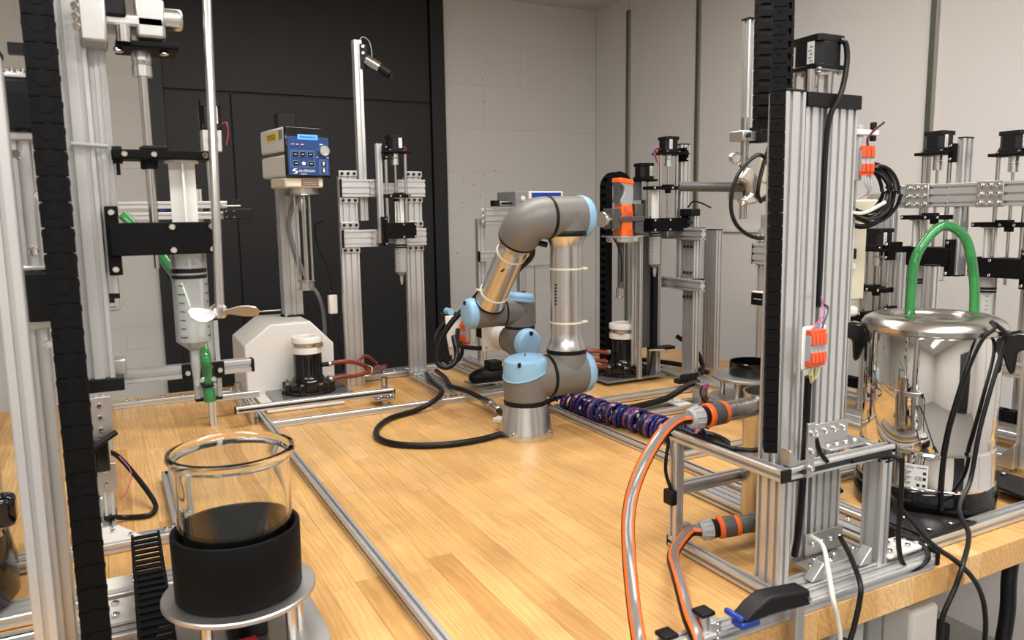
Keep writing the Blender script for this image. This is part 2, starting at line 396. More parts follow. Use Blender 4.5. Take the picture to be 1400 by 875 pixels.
# ceiling lamps (outside the picture, they light the room)
lt = M['tube'] = glow('lamp_diffuser', '#fff3e2', 3)
for x, y in ((1.1, .35), (1.1, -1.2), (-.9, .35), (-.9, -1.2), (1.0, 2.0)):
    one(lambda b: (b.bb(x - .78, x + .78, y - .18, y + .18, 1.775, CE, 'white'), b.bb(x - .75, x + .75, y - .15, y + .15, 1.77, 1.775, 'tube')), 'ceiling_lamp', ce)

# ------------------------------------------------------------------ the workbench
bench = thing('workbench', 'wooden butcher block workbench top on grey steel legs under all the machines', 'table', (.9, 1.8, FL))
X0, X1, Y0, Y1 = -.46, 2.24, .777, 2.95; TH = .05; SW = .0466
n = 0; x = X0; r = random.Random(3)
while x < X1 - .01:
    y = Y0; first = r.uniform(.15, .5)
    while y < Y1 - .01:
        L_ = first if y == Y0 else r.uniform(.40, .70)
        e = y + L_
        if Y1 - e < .12: e = Y1
        b = MB(); w2, l2 = SW / 2 - .00012, (e - y) / 2 - .0001
        b.box((0, 0, 0), (2*w2, 2*l2, TH), 'wood')
        if n == 0: pass
        o = b.build('plank', bench, .0004, 1)
        o.matrix_basis = Matrix.Translation((x + SW/2, (y + e)/2, -TH/2 + r.uniform(-.0002, 0)))
        n += 1; y = e
    x += SW
def legs(b, x, y):
    b.bb(x - .05, x + .05, y - .03, y + .03, FL + .03, -TH, 'desk'); b.bb(x - .055, x + .055, y - .26, y + .3, FL, FL + .04, 'desk')
for x, y in ((1.30, 1.03), (2.05, 1.5), (1.30, 2.6), (-.2, 1.2), (-.2, 2.5)):
    one(lambda b: legs(b, x, y), 'leg', bench, .006)
one(lambda b: b.bb(-.2, 2.1, 1.38, 1.44, -.13, -TH, 'desk'), 'cross_beam', bench, .004)
one(lambda b: b.bb(1.27, 1.33, .85, 2.8, -.09, -TH, 'desk'), 'cross_beam', bench, .004)

# ------------------------------------------------------------------ base frame of slotted profile
fr = thing('base_frame', 'flat silver frame of slotted aluminium rails screwed together on the wooden top', 'frame', (.8, 1.8, 0))
def rail(p0, p1, wa=.02, wb=.02, side=(0, 0, 1), par=None, caps=(0, 0), name='rail'):
    o = one(lambda b: b.prof(p0, p1, wa, wb, side, 'alu'), name, par)
    p0, p1 = Vector(p0), Vector(p1); d = (p1 - p0).normalized(); a = Vector(side).normalized(); c = d.cross(a)
    for k, (p, s) in enumerate(((p0, -1), (p1, 1))):
        if caps[k]:
            e = [p + a*(i*wa/2) + c*(j*wb/2) for i, j in ((-1,-1),(1,-1),(1,1),(-1,1))]
            one(lambda b: b.poly(e, d * (.004*s), 'black'), 'end_cap', par, .0008)
    return o
rail((.384, .80, .01), (.384, 2.70, .01), par=fr)
rail((.394, 2.29, .01), (1.187, 2.29, .01), par=fr)
rail((1.197, .80, .01), (1.197, 2.86, .01), par=fr)
rail((.30, .788, .01), (1.225, .788, .01), par=fr, caps=(0, 0))
rail((-.08, 2.80, .01), (.41, 2.80, .01), .02, .04, (0, 0, 1), fr)
rail((.72, 2.85, .01), (1.9, 2.85, .01), .02, .04, (0, 0, 1), fr)
rail((-.045, 1.60, .01), (-.045, 2.78, .01), .02, .04, (0, 0, 1), fr)
rail((-.40, 1.575, .01), (.085, 1.575, .01), .02, .04, (0, 0, 1), fr)
rail((1.207, 1.46, .01), (1.80, 1.46, .01), par=fr)
rail((1.207, 2.33, .01), (1.92, 2.33, .01), .02, .04, (0, 0, 1), par=fr)
rail((1.86, 1.0, .01), (1.86, 2.84, .01), .02, .06, (0, 0, 1), par=fr)
one(lambda b: b.bb(1.194, 1.200, .85, 2.84, .0185, .0203, 'slot'), 'slot_shade_strip', fr)  # black strip stands in for the shade inside the rail slot
# screws along the back rail and the left rail
screws([(x, 2.80 + (.008 if i % 2 else -.008), .02) for i, x in enumerate((-.04, .02, .06, .13, .19, .25, .31, .35))], (0, 0, 1), .006, fr)
screws([(-.045 + (.008 if i % 2 else -.008), y, .02) for i, y in enumerate((1.66, 1.74, 1.83, 1.92, 2.02, 2.13, 2.25, 2.4, 2.55))], (0, 0, 1), .006, fr)
one(lambda b: b.poly([(-.105, 1.56, .020), (.02, 1.56, .020), (-.02, 1.64, .020), (-.07, 1.64, .020)], (0, 0, .004), 'white'), 'corner_plate', fr, .001)
screws([(-.085, 1.572, .024), (0, 1.572, .024), (-.06, 1.625, .024), (-.03, 1.625, .024), (-.06, 1.605, .024), (-.03, 1.605, .024)], (0, 0, 1), .005, fr)
one(lambda b: b.bb(1.09, 1.19, 2.30, 2.36, .021, .025, 'alu_mat'), 'corner_plate', fr, .001)
one(lambda b: b.bb(1.21, 1.36, 2.31, 2.35, .021, .025, 'alu_mat'), 'corner_plate', fr, .001)
screws([(1.22 + .022*i, 2.32 + .018*(i % 2), .025) for i in range(7)], (0, 0, 1), .006, fr)

# ------------------------------------------------------------------ robot arm
rb = thing('robot', 'grey six-axis robot arm with pale blue caps bolted upright on the middle of the bench', 'robot', (1.005, 1.845, 0))
BX, BY = 1.005, 1.845; SX = 1.14; ZS = .1625; ZE = .5875
o = one(lambda b: b.lathe((BX, BY, 0), (0, 0, 1), [(.0755, 0), (.0755, .014), (.0735, .020), (.0615, .086), (.060, .092)], 'alu_raw', 48), 'base_flange', rb)
for k in range(4):
    a = PI/4 + k*PI/2 - .2
    one(lambda b: (b.lathe((BX + .070*math.cos(a), BY + .070*math.sin(a), .016), (math.cos(a)*.25, math.sin(a)*.25, 1), [(.012, 0), (.012, .004), (.008, .004)], 'alu_mat', 12), b.lathe((BX + .073*math.cos(a), BY + .073*math.sin(a), .02), (0, 0, 1), [(.006, 0), (.006, .005), (.003, .006)], 'steel', 10)), 'foot_bolt', rb)
def ring(name, c, ax, r, h=.012, m='black'): return one(lambda b: b.lathe(Vector(c) - Vector(ax) * h/2, ax, [(r*.97, 0), (r, h*.15), (r, h*.85), (r*.97, h)], m, 40), name, rb)
ring('seal_ring', (BX, BY, .099), (0, 0, 1), .0612, .014)
# shoulder housing: upright barrel turning into a side barrel
def housing(b):
    b.lathe((BX, BY, .104), (0, 0, 1), [(.0590, 0), (.0600, .004), (.0600, .075), (.055, .10), (.050, .112)], 'robot', 44)
    b.tube([(BX + .0, BY, ZS), (BX + .03, BY, ZS), (BX + .069, BY, ZS)], .0585, 'robot', 40)
one(housing, 'shoulder_housing', rb)
def cap(name, c, ax, r, d, m='rblue', rim=True):
    ax = Vector(ax).normalized()
    o = one(lambda b: b.lathe(c, ax, [(r, 0), (r*1.0, d*.38), (r*.97, d*.62), (r*.90, d*.84), (r*.76, d*.97), (r*.5, d*1.02), (.001, d*1.03)], m, 40), name, rb)
    if rim: one(lambda b: b.lathe(Vector(c) - ax*.004, ax, [(r, 0), (r*1.03, .002), (r*1.03, .007), (r, .009)], m, 40), 'cap_rim', o)
    a = ax.orthogonal().normalized()
    if abs(ax.z) < .9: a = (Vector((0, 0, 1)) - ax * ax.z).normalized()
    one(lambda b: b.box(Vector(c) + ax*d*.9 + a*r*.72, (.012, .012, .012), 'black'), 'cap_latch', o, .002)
    return o
def wedge(b):
    n = 44; d = Vector((.93, .37)); lv = []
    for kind in range(6):
        for i in range(n):
            a = 2*PI*i/n; c = Vector((math.cos(a), math.sin(a))); lo = .182 + .020*c.dot(d); hi = .224 + .004*c.dot(d)
            r_, z_ = ((.0600, lo), (.0622, lo + .002), (.0615, lo + (hi - lo)*.55), (.0585, hi - .007), (.050, hi), (.002, hi + .006))[kind]
            lv.append((BX + r_*c.x, BY + r_*c.y, z_))
    fs = [(k*n + i, k*n + (i+1) % n, (k+1)*n + (i+1) % n, (k+1)*n + i) for k in range(5) for i in range(n)]
    b.add(lv, fs, 'rblue')
jc0 = one(wedge, 'joint_cap', rb)
def wrim(b):
    n = 44; d = Vector((.93, .37)); pts = []
    for i in range(n + 1):
        a = 2*PI*i/n; c = Vector((math.cos(a), math.sin(a))); pts.append((BX + .0612*c.x, BY + .0612*c.y, .182 + .020*c.dot(d)))
    b.tube(pts, .0032, 'rblue', 8, False)
one(wrim, 'cap_rim', jc0)
one(lambda b: b.box((BX - .042, BY - .044, .212), (.012, .008, .012), 'black', (0, 0, .8)), 'cap_latch', jc0, .002)
ring('seal_ring', (BX + .070, BY, ZS), (1, 0, 0), .0605, .010)
def sh2(b):
    b.tube([(BX + .075, BY, ZS), (SX, BY, ZS), (SX + .05, BY, ZS)], .0595, 'robot', 40, False)
    b.lathe((SX, BY, ZS), (0, 0, 1), [(.0565, 0), (.0565, .058), (.055, .062)], 'robot', 40)
one(sh2, 'upper_arm_joint', rb)
cap('joint_cap', (SX + .048, BY, ZS), (1, 0, 0), .060, .026)
ring('seal_ring', (SX, BY, ZS + .067), (0, 0, 1), .0575, .012)
o = one(lambda b: b.lathe((SX, BY, ZS + .073), (0, 0, 1), [(.0565, 0), (.056, .006), (.050, .022), (.0465, .034), (.0455, .05), (.0455, .285), (.047, .298), (.0545, .314), (.0565, .318)], 'alu_raw', 48), 'upper_arm_tube', rb)
ring('seal_ring', (SX, BY, ZE - .0265), (0, 0, 1), .0575, .016)
def elb(b):
    b.tube([(SX + .048, BY, ZE + .018), (SX, BY, ZE + .018), (SX - .055, BY, ZE + .018)], .0585, 'robot', 40, False)
    b.lathe((SX, BY, ZE - .019), (0, 0, 1), [(.0565, 0), (.0585, .03), (.0585, .05)], 'robot', 40)
one(elb, 'elbow_joint', rb)
ZE2 = ZE + .018
cap('joint_cap', (SX + .046, BY, ZE2), (1, 0, 0), .059, .026)
ring('seal_ring', (SX - .060, BY, ZE2), (1, 0, 0), .0598, .010)
FA = math.radians(47); fd = Vector((0, math.cos(FA), -math.sin(FA)))
EX = SX - .125; E0 = Vector((EX, BY, ZE2))
def bend(b):
    pts = [Vector((SX - .064, BY, ZE2))]; rad = .052; c = Vector((EX + rad, BY, ZE2)) + fd * rad
    for k in range(0, 11):
        t = k/10 * PI/2; pts.append(c + Vector((1, 0, 0)) * (-rad * math.sin(t)) - fd * (rad * math.cos(t)))
    pts.append(E0 + fd * .070)
    b.tube(pts, .0580, 'robot', 40, False)
one(bend, 'forearm_elbow', rb)
ring('seal_ring', E0 + fd * .075, fd, .0565, .011)
one(lambda b: b.lathe(E0 + fd*.080, fd, [(.054, 0), (.050, .012), (.0425, .025), (.0420, .04), (.0420, .225), (.0435, .24), (.046, .26)], 'alu_raw', 48), 'forearm_tube', rb)
W1 = E0 + fd * .392
ring('seal_ring', E0 + fd * .345, fd, .0475, .008)
def w1(b):
    b.tube([W1 + Vector((-.05, 0, 0)), W1, W1 + Vector((.052, 0, 0))], .0465, 'robot', 36, False)
    b.lathe(E0 + fd*.349, fd, [(.0445, 0), (.0455, .03), (.0455, .05)], 'robot', 36)
one(w1, 'wrist_joint', rb)
cap('joint_cap', W1 + Vector((-.046, 0, 0)), (-1, 0, 0), .0465, .024)
ring('seal_ring', W1 + Vector((.055, 0, 0)), (1, 0, 0), .0475, .007)
W2 = W1 + Vector((.118, 0, 0))
def w2(b):
    b.tube([W1 + Vector((.058, 0, 0)), W2], .0465, 'robot', 36, False)
    b.lathe(W2 + Vector((0, 0, -.05)), (0, 0, 1), [(.0455, 0), (.0465, .004), (.0465, .075)], 'robot', 36)
one(w2, 'wrist_joint', rb)
cap('joint_cap', W2 + Vector((.0, 0, .03)), (.12, -.0, 1), .0470, .024)
ring('seal_ring', W2 + Vector((0, 0, -.053)), (0, 0, 1), .0475, .007)
W3 = W2 + Vector((0, 0, -.0997))
def w3(b):
    b.lathe(W3 + Vector((0, 0, -.046)), (0, 0, 1), [(.03, 0), (.042, .010), (.0460, .025), (.0465, .088)], 'robot', 36)
    b.tube([W3 + Vector((0, -.046, 0)), W3 + Vector((0, .052, 0))], .0465, 'robot', 36, False)
one(w3, 'wrist_joint', rb)
cap('joint_cap', W3 + Vector((0, -.044, 0)), (.12, -1, 0), .0455, .024)
ring('seal_ring', W3 + Vector((0, .055, 0)), (0, 1, 0), .0465, .007)
one(lambda b: b.lathe(W3 + Vector((0, .059, 0)), (0, 1, 0), [(.040, 0), (.040, .072), (.036, .076)], 'whitep', 32), 'tool_flange', rb)
# white zip ties on both tubes
def tie(c, ax, r, head):
    b = MB(); ax = Vector(ax).normalized(); b.lathe(Vector(c) - ax*.0025, ax, [(r, 0), (r + .0018, .0005), (r + .0018, .0045), (r, .005)], 'tie', 36, False)
    h = Vector(head).normalized(); b.box(Vector(c) + h * (r + .004), (.010, .008, .007), 'tie'); b.cyl(Vector(c) + h*(r + .004), Vector(c) + h*(r + .015), .002, 'tie', 6)
    return b.build('cable_tie', rb)
tie((SX, BY, .463), (0, 0, 1), .0462, (.88, -.47, 0)); tie((SX, BY, .312), (0, 0, 1), .0462, (.88, -.47, 0))
tie(E0 + fd*.135, fd, .0428, (1, 0, 0)); tie(E0 + fd*.30, fd, .0428, (-1, .2, .2))
# engraved mark on the tubes
one(lambda b: (b.box(E0 + fd*.17 + Vector((-.028, -.031*math.sin(FA), -.031*math.cos(FA))), (.003, .012, .012), 'ink', (0, .7, 0))), 'tube_mark', rb)
for k in range(7):
    one(lambda b: b.box((SX - .0445, BY - .012, .42 - k*.009), (.0015, .010, .005), 'ink', (0, 0, -.24)), 'tube_mark', rb)
# cable running along the arm (moves with it)
one(lambda b: b.tube([(SX - .05, BY + .02, .53), (SX - .085, BY + .035, .535), E0 + fd*.07 + Vector((.05, .02, -.06)), E0 + fd*.16 + Vector((.03, .02, -.045)), E0 + fd*.3 + Vector((.0, .0, -.05))], .008, 'rubber', 8), 'arm_cable', rb)
# end tool
tl = W3 + Vector((-.012, .135, 0))
tool = thing('gripper_tool', 'white plastic tool head with orange wire connectors on the end of the robot wrist', 'gripper', tl)
one(lambda b: b.bb(tl.x - .055, tl.x + .055, tl.y, tl.y + .007, tl.z - .05, tl.z + .06, 'whitep'), 'mounting_plate', tool, .002)
screws([tl + Vector((sx*.043, 0, sz*.04 + .005)) for sx in (-1, 1) for sz in (-1, 1)], (0, -1, 0), .005, tool)
one(lambda b: b.bb(tl.x - .06, tl.x + .05, tl.y + .008, tl.y + .20, tl.z + .042, tl.z + .050, 'whitep'), 'top_plate', tool, .002)
one(lambda b: b.bb(tl.x - .055, tl.x - .048, tl.y + .06, tl.y + .20, tl.z - .03, tl.z + .05, 'whitep'), 'side_plate', tool, .002)
one(lambda b: b.poly([(tl.x - .10, tl.y + .20, tl.z + .05), (tl.x - .02, tl.y + .20, tl.z + .05), (tl.x - .035, tl.y + .20, tl.z - .03), (tl.x - .045, tl.y + .20, tl.z - .09), (tl.x - .085, tl.y + .20, tl.z - .09), (tl.x - .095, tl.y + .20, tl.z - .03)], (0, .008, 0), 'whitep'), 'bracket_plate', tool, .002)
screws([(tl.x - .085, tl.y + .2, tl.z + .03), (tl.x - .045, tl.y + .2, tl.z + .03), (tl.x - .085, tl.y + .2, tl.z - .06)], (0, -1, 0), .005, tool)
one(lambda b: b.bb(tl.x - .08, tl.x - .02, tl.y + .21, tl.y + .30, tl.z - .05, tl.z + .05, 'black'), 'gripper_body', tool, .004)
one(lambda b: b.bb(tl.x - .02, tl.x + .02, tl.y + .02, tl.y + .15, tl.z - .02, tl.z + .02, 'black'), 'gripper_motor', tool, .004)
one(lambda b: b.cyl((tl.x - .07, tl.y + .22, tl.z + .06), (tl.x - .07, tl.y + .26, tl.z + .06), .012, 'rblue', 14), 'air_fitting', tool)
def wago(par, p, x, up, n=3, s=1.0, levers='redor'):
    """row of clear wire connectors with orange levers on both rows"""
    x = Vector(x).normalized(); up = Vector(up).normalized(); nrm = x.cross(up); p = Vector(p)
    B = Matrix((x, up, nrm)).transposed().to_4x4()
    for i in range(n):
        c = p + x * ((i - (n-1)/2) * .0062 * s)
        b = MB(); b.T = Matrix.Translation(c) @ B
        b.box((0, 0, .004*s), (.0058*s, .030*s, .008*s), 'lgrey'); b.box((0, .0105*s, .0088*s), (.0052*s, .012*s, .003*s), levers); b.box((0, -.0105*s, .0088*s), (.0052*s, .012*s, .003*s), levers)
        b.box((0, 0.018*s, .004*s), (.0058*s, .006*s, .008*s), levers); b.box((0, -0.018*s, .004*s), (.0058*s, .006*s, .008*s), levers)
        b.build('wire_connector', par, .0004, 1)
wago(tool, (tl.x - .0575, tl.y + .115, tl.z + .0), (0, -1, 0), (0, 0, 1), 4, 1.8)
one(lambda b: b.tube([(tl.x - .06, tl.y + .12, tl.z + .04), (tl.x - .075, tl.y + .09, tl.z + .055), (tl.x - .06, tl.y + .06, tl.z + .05)], .002, 'wire_w', 6), 'wire', tool)
one(lambda b: b.tube([(tl.x - .06, tl.y + .19, tl.z + .0), (tl.x - .085, tl.y + .13, tl.z - .04), (tl.x - .06, tl.y + .06, tl.z - .045), (tl.x - .03, tl.y + .01, tl.z - .04)], .008, 'rubber', 8), 'tool_cable', tool)
one(lambda b: b.tube([(tl.x - .08, tl.y + .24, tl.z + .03), (tl.x - .14, tl.y + .2, tl.z - .03), (tl.x - .10, tl.y + .19, tl.z - .115), (tl.x - .05, tl.y + .185, tl.z - .09), (tl.x - .05, tl.y + .185, tl.z + .0)], .007, 'rubber', 8), 'tool_cable', tool)
# black hose loop from forearm to gripper
tag(one(lambda b: b.tube([E0 + fd*.26 + Vector((.02, .045, .03)), (.996, 2.171, .349), (.936, 2.193, .286), (.895, 2.204, .219), (.886, 2.199, .163), (.913, 2.183, .146), (.948, 2.19, .173), (.966, 2.25, .229)], .009, 'rubber', 10), 'air_hose'), 'thick black air hose looping down left of the robot wrist', 'hose')
# robot base lead: black cable looping on the bench, metal connector
rc = thing('robot_cable', 'thick black robot cable with metal plug looping left of the robot base', 'cable', (.85, 1.95, 0))
one(lambda b: b.tube([(1.016, 2.633, .034), (.969, 2.463, .042), (.939, 2.300, .045), (.895, 2.245, .032), (.825, 2.225, .012), (.725, 2.185, .009), (.658, 2.104, .009), (.626, 2.013, .009), (.642, 1.932, .009), (.70, 1.876, .009), (.779, 1.846, .009), (.864, 1.845, .009), (.915, 1.855, .010), (.950, 1.858, .014)], .0085, 'rubber', 10), 'cable', rc)
one(lambda b: b.tube([(1.066, 2.66, .034), (1.045, 2.52, .034), (1.01, 2.39, .034), (1.022, 2.295, .036), (1.03, 2.22, .032), (1.03, 2.17, .030)], .0085, 'rubber', 10), 'cable', rc)
one(lambda b: b.lathe((1.03, 2.17, .030), (-.12, -1, -.02), [(.010, 0), (.013, .006), (.013, .045), (.0155, .05), (.0155, .075), (.011, .08), (.011, .11), (.013, .112), (.013, .135), (.009, .14)], 'steelpr', 18), 'plug', rc)
one(lambda b: b.tube([(1.013, 2.035, .027), (1.0, 1.97, .03), (.985, 1.905, .03)], .0085, 'rubber', 10), 'cable_end', rc)
one(lambda b: b.box((.965, 1.93, .031), (.03, .03, .012), 'wire_w', (0, 0, .5)), 'tag', rc, .002)

# ------------------------------------------------------------------ shared builders for the dosing machines
def TR(o, ang, mir=1): return Matrix.Translation(Vector((o[0], o[1], 0))) @ Matrix.Rotation(ang, 4, 'Z') @ Matrix.Diagonal((1, mir, 1, 1))
def part(par, T, name, fn, bev=0):
    b = MB(); b.T = T; fn(b); return b.build(name, par, bev)
def motor(par, T, z, w=.057, h=.054, x=0, y=0, wires=True, lab=(1, -1)):
    """stepper motor: black body with chamfered corners, end bells, paper label and wire bundle"""
    def oct_(b, s, z0, z1, c, m):
        p = [(-s+c, -s), (s-c, -s), (s, -s+c), (s, s-c), (s-c, s), (-s+c, s), (-s, s-c), (-s, -s+c)]
        b.poly([(x + u, y + v, z0) for u, v in p], (0, 0, z1 - z0), m)
    def body(b):
        s = w/2
        oct_(b, s, z, z + h*.16, .005, 'black'); oct_(b, s*.985, z + h*.16, z + h*.80, .012, 'blackalu'); oct_(b, s, z + h*.80, z + h, .005, 'black')
    o = part(par, T, 'stepper_motor', body, .0008)
    s = w/2 * .985
    def label(b):
        b.box((x + s*.42, y - s - .0003, z + h*.5), (w*.22, .0008, h*.62), 'label')
        for k in range(5): b.box((x + s*.42 + (k % 2 - .5)*.003, y - s - .0009, z + h*(.26 + k*.1)), (w*.10, .0005, h*.018), 'ink')
    def label2(b):
        b.box((x - s - .0003, y - s*.42, z + h*.5), (.0008, w*.22, h*.62), 'label')
        for k in range(5): b.box((x - s - .0009, y - s*.42 + (k % 2 - .5)*.003, z + h*(.26 + k*.1)), (.0005, w*.10, h*.018), 'ink')
    part(o, T, 'paper_label', label2 if lab == 'x' else label)
    if wires:
        def wr_(b):
            for k, m in enumerate(('wire_r', 'rubber', 'wire_p', 'wire_b')):
                b.tube([(x + w/2 - .004, y + w*.1 + k*.003, z + h*.12), (x + w/2 + .012 + k*.002, y + w*.12 + k*.003, z + h*.3), (x + w/2 + .02, y + w*.15 + k*.004, z - .005), (x + w/2 + .012, y + w*.12, z - .04)], .0016, m, 5, sub=5)
        part(o, T, 'motor_wires', wr_)
    return o
def syringe(label, T, zt, zb, r=.0235, x=0, y=0, fill=None, tip=.05, plunger_top=None, loc=None, group='large syringes in the dosing machines', piston=None, green=False):
    """zt flange height, zb shoulder height; the tip hangs below"""
    c = T @ Vector((x, y, zb - tip)); t = thing('syringe', label, 'syringe', tuple(c), group)
    part(t, T, 'barrel', lambda b: (b.lathe((x, y, zb), (0, 0, 1), [(r*.25, -.014), (r, 0), (r, zt - zb), (r*1.35, zt - zb), (r*1.35, zt - zb + .003)], 'syr', 28, False)))
    part(t, T, 'tip', lambda b: b.lathe((x, y, zb - .014), (0, 0, -1), [(r*.30, 0), (r*.28, tip*.35), (r*.16, tip - .014)], 'syr', 14))
    pz = piston if piston is not None else zt - .03
    part(t, T, 'piston', lambda b: b.lathe((x, y, pz), (0, 0, 1), [(r*.1, -.010), (r*1.008, 0), (r*1.008, .005), (r*.97, .0055), (r*.97, .0075), (r*1.008, .008), (r*1.008, .014)], 'black', 28))
    if plunger_top:
        part(t, T, 'plunger', lambda b: (b.bb(x - r*.72, x + r*.72, y - .0014, y + .0014, pz + .014, plunger_top, 'plunge'), b.bb(x - .0014, x + .0014, y - r*.72, y + r*.72, pz + .014, plunger_top, 'plunge'), b.lathe((x, y, plunger_top - .003), (0, 0, 1), [(r*.95, 0), (r*.95, .003)], 'plunge', 20)), 0)
    def marks(b):
        n = int((pz - zb) / .012)
        for k in range(n): 
            for a in (-.5, -2.2):
                w = .010 if k % 5 else .015
                p = Vector((x + (r + .0002)*math.cos(a), y + (r + .0002)*math.sin(a), zb + .008 + k*.012)); 
                b.box(p, (.0006, w*.7, .0012), 'ink', (0, 0, a))
    if pz - zb > .03: part(t, T, 'scale_marks', marks)
    if fill: part(t, T, 'liquid', lambda b: b.lathe((x, y, zb), (0, 0, 1), [(r*.24, -.012), (r*.955, .001), (r*.955, fill - zb)], 'liquid', 24))
    return t
def station(label, o, ang, zc_top, zc_bot, zm, zc, zbt, zbb, dcol=-.06, dsyr=.035, colw=.04, colside=(0, 1, 0), mlab=None, syr_label=None, syr_zb=None, tip=.045, piston=None, fill=None, group=None, mot=True, wires=True, rods=True, colh=.02, caps=True, mir=1):
    """dosing unit: profile column, motor on a plate, coupler, lead screw, guide rods, carriage and syringe bracket"""
    T = TR(o, ang, mir)
    t = thing('dosing_unit', label, 'machine', (o[0], o[1], zc_bot), group)
    part(t, T, 'column', lambda b: b.prof((dcol, .012, zc_bot), (dcol, .012, zc_top), colw, colh, colside, 'alu'))
    if caps:
        hx, hy = (colh/2, colw/2) if abs(colside[1]) > .5 else (colw/2, colh/2)
        part(t, T, 'end_cap', lambda b: b.bb(dcol - hx, dcol + hx, .012 - hy, .012 + hy, zc_top, zc_top + .004, 'black'), .001)
        part(t, T, 'end_cap', lambda b: b.bb(dcol - hx, dcol + hx, .012 - hy, .012 + hy, zc_bot - .004, zc_bot, 'black'), .001)
    if mot:
        motor(t, T, zm, lab=mlab or (1, -1), wires=wires)
        part(t, T, 'motor_plate', lambda b: (b.bb(min(dcol + .012, -.05), .048, -.034, .034, zm - .008, zm, 'blackm'), b.bb(dcol + .008, dcol + .024, -.024, .030, zm - .03, zm + .018, 'blackm')), .002)
        screws([T @ Vector((sx*.026, sy*.027, zm)) for sx in (-1, 1) for sy in (-1, 1)], (0, 0, 1), .0045, t)
        screws([T @ Vector((dcol + .016, -.024, zm + dz)) for dz in (-.022, .012)], T.to_3x3() @ Vector((0, -1, 0)), .0042, t)
        part(t, T, 'shaft_coupler', lambda b: b.lathe((0, 0, zm - .008), (0, 0, -1), [(.0125, 0), (.0125, .012), (.0115, .013), (.0125, .014), (.0115, .017), (.0125, .018), (.0125, .04)], 'alu_raw', 20))
    part(t, T, 'lead_screw', lambda b: b.cyl((0, 0, zm - .02), (0, 0, zbb - .02), .004, 'steelpr', 10))
    if rods:
        for sx in (-1, 1): part(t, T, 'guide_rod', lambda b: b.cyl((sx*.036, -.004, zbt), (sx*.036, -.004, zm - .008), .0055, 'steelpr', 12))
    part(t, T, 'carriage', lambda b: (b.bb(min(-.045, dsyr - .05), max(.045, dsyr + .035), -.03, .028, zc - .006, zc + .006, 'blackm'), b.cyl((0, 0, zc - .018), (0, 0, zc + .012), .011, 'black', 16), b.bb(-.008, .022, -.026, .01, zc + .006, zc + .012, 'black')), .0015)
    screws([T @ Vector((x_, -.03, zc)) for x_ in (-.03, .005, dsyr + .028)], T.to_3x3() @ Vector((0, -1, 0)), .0038, t)
    x0, x1 = min(dcol + .0, -.055), max(.06, dsyr + .034)
    part(t, T, 'syringe_bracket', lambda b: (b.bb(x0, x1, -.036, -.030, zbb, zbt, 'blackm'), b.bb(x0, dsyr - r_s, -.030, .022, zbt - .006, zbt, 'blackm'), b.bb(x1 - .005, x1, -.030, .022, zbb, zbt, 'blackm'), b.bb(x0 - .004, x0 + .012, -.030, .004, zbb - .025, zbt + .022, 'blackm')), .0015)
    screws([T @ Vector((x_, -.036, z_)) for x_ in (x0 + (x1 - x0)*.58, x1 - .005) for z_ in (zbb + .006, zbt - .006)] + [T @ Vector((x0 + .004, -.03, zbt + .014)), T @ Vector((x0 + .004, -.03, zbb - .017))], T.to_3x3() @ Vector((0, -1, 0)), .0042, t)
    if syr_label:
        syringe(syr_label, T, zbb + .004, syr_zb, r_s, dsyr, 0, fill, tip, zc - .006, piston=piston)
    return t, T
r_s = .0232
def chain(label, p0, n, pitch, w, d, updir, wdir, fill=True, group=None, path=None, solid=False):
    """cable chain: every link is an object; the links share one mesh"""
    u = Vector(updir).normalized(); a = Vector(wdir).normalized(); c = u.cross(a)
    b = MB(); b.T = Matrix((a, c, u)).transposed().to_4x4()
    for s in (-1, 1):
        b.box((s*(w/2 - .0022), -d*.02, -pitch*.02), (.0044, d, pitch*.93), 'blackm'); b.cyl((s*(w/2 - .001), 0, pitch*.25), (s*(w/2 + .0010), 0, pitch*.25), d*.17, 'blackm', 8)
    for s in (-1, 1): b.box((0, s*(d/2 - .0014), -pitch*.15), (w - .004, .0028, pitch*.52), 'blackm')
    t = thing('cable_chain', label, 'cable chain', tuple(p0), group); first = None
    if fill: one(lambda b2: b2.poly([Vector(p0) + u*.002 + a*(i*w*.40) + c*(j*d*.24) for i, j in ((-1,-1),(1,-1),(1,1),(-1,1))], u*(pitch*n - .004), 'rubber'), 'inner_cable', t)
    if solid:
        for s in (-1, 1): b.box((0, s*(d/2 - .0016), 0), (w - .004, .0026, pitch*.96), 'blackm'); b.cyl((0, s*(d/2 - .001), pitch*.2), (0, s*(d/2 + .0008), pitch*.2), w*(.30 if w > .033 else .10), 'blackm', 12)
    for i in range(n):
        if first is None: o = b.build('chain_link', t); first = o
        else: o = first.copy(); COL.objects.link(o)
        p = Vector(p0) + u * pitch * (i + .5)
        o.matrix_basis = Matrix.Translation(p) if not path else Matrix.Translation(path(i))
    return t

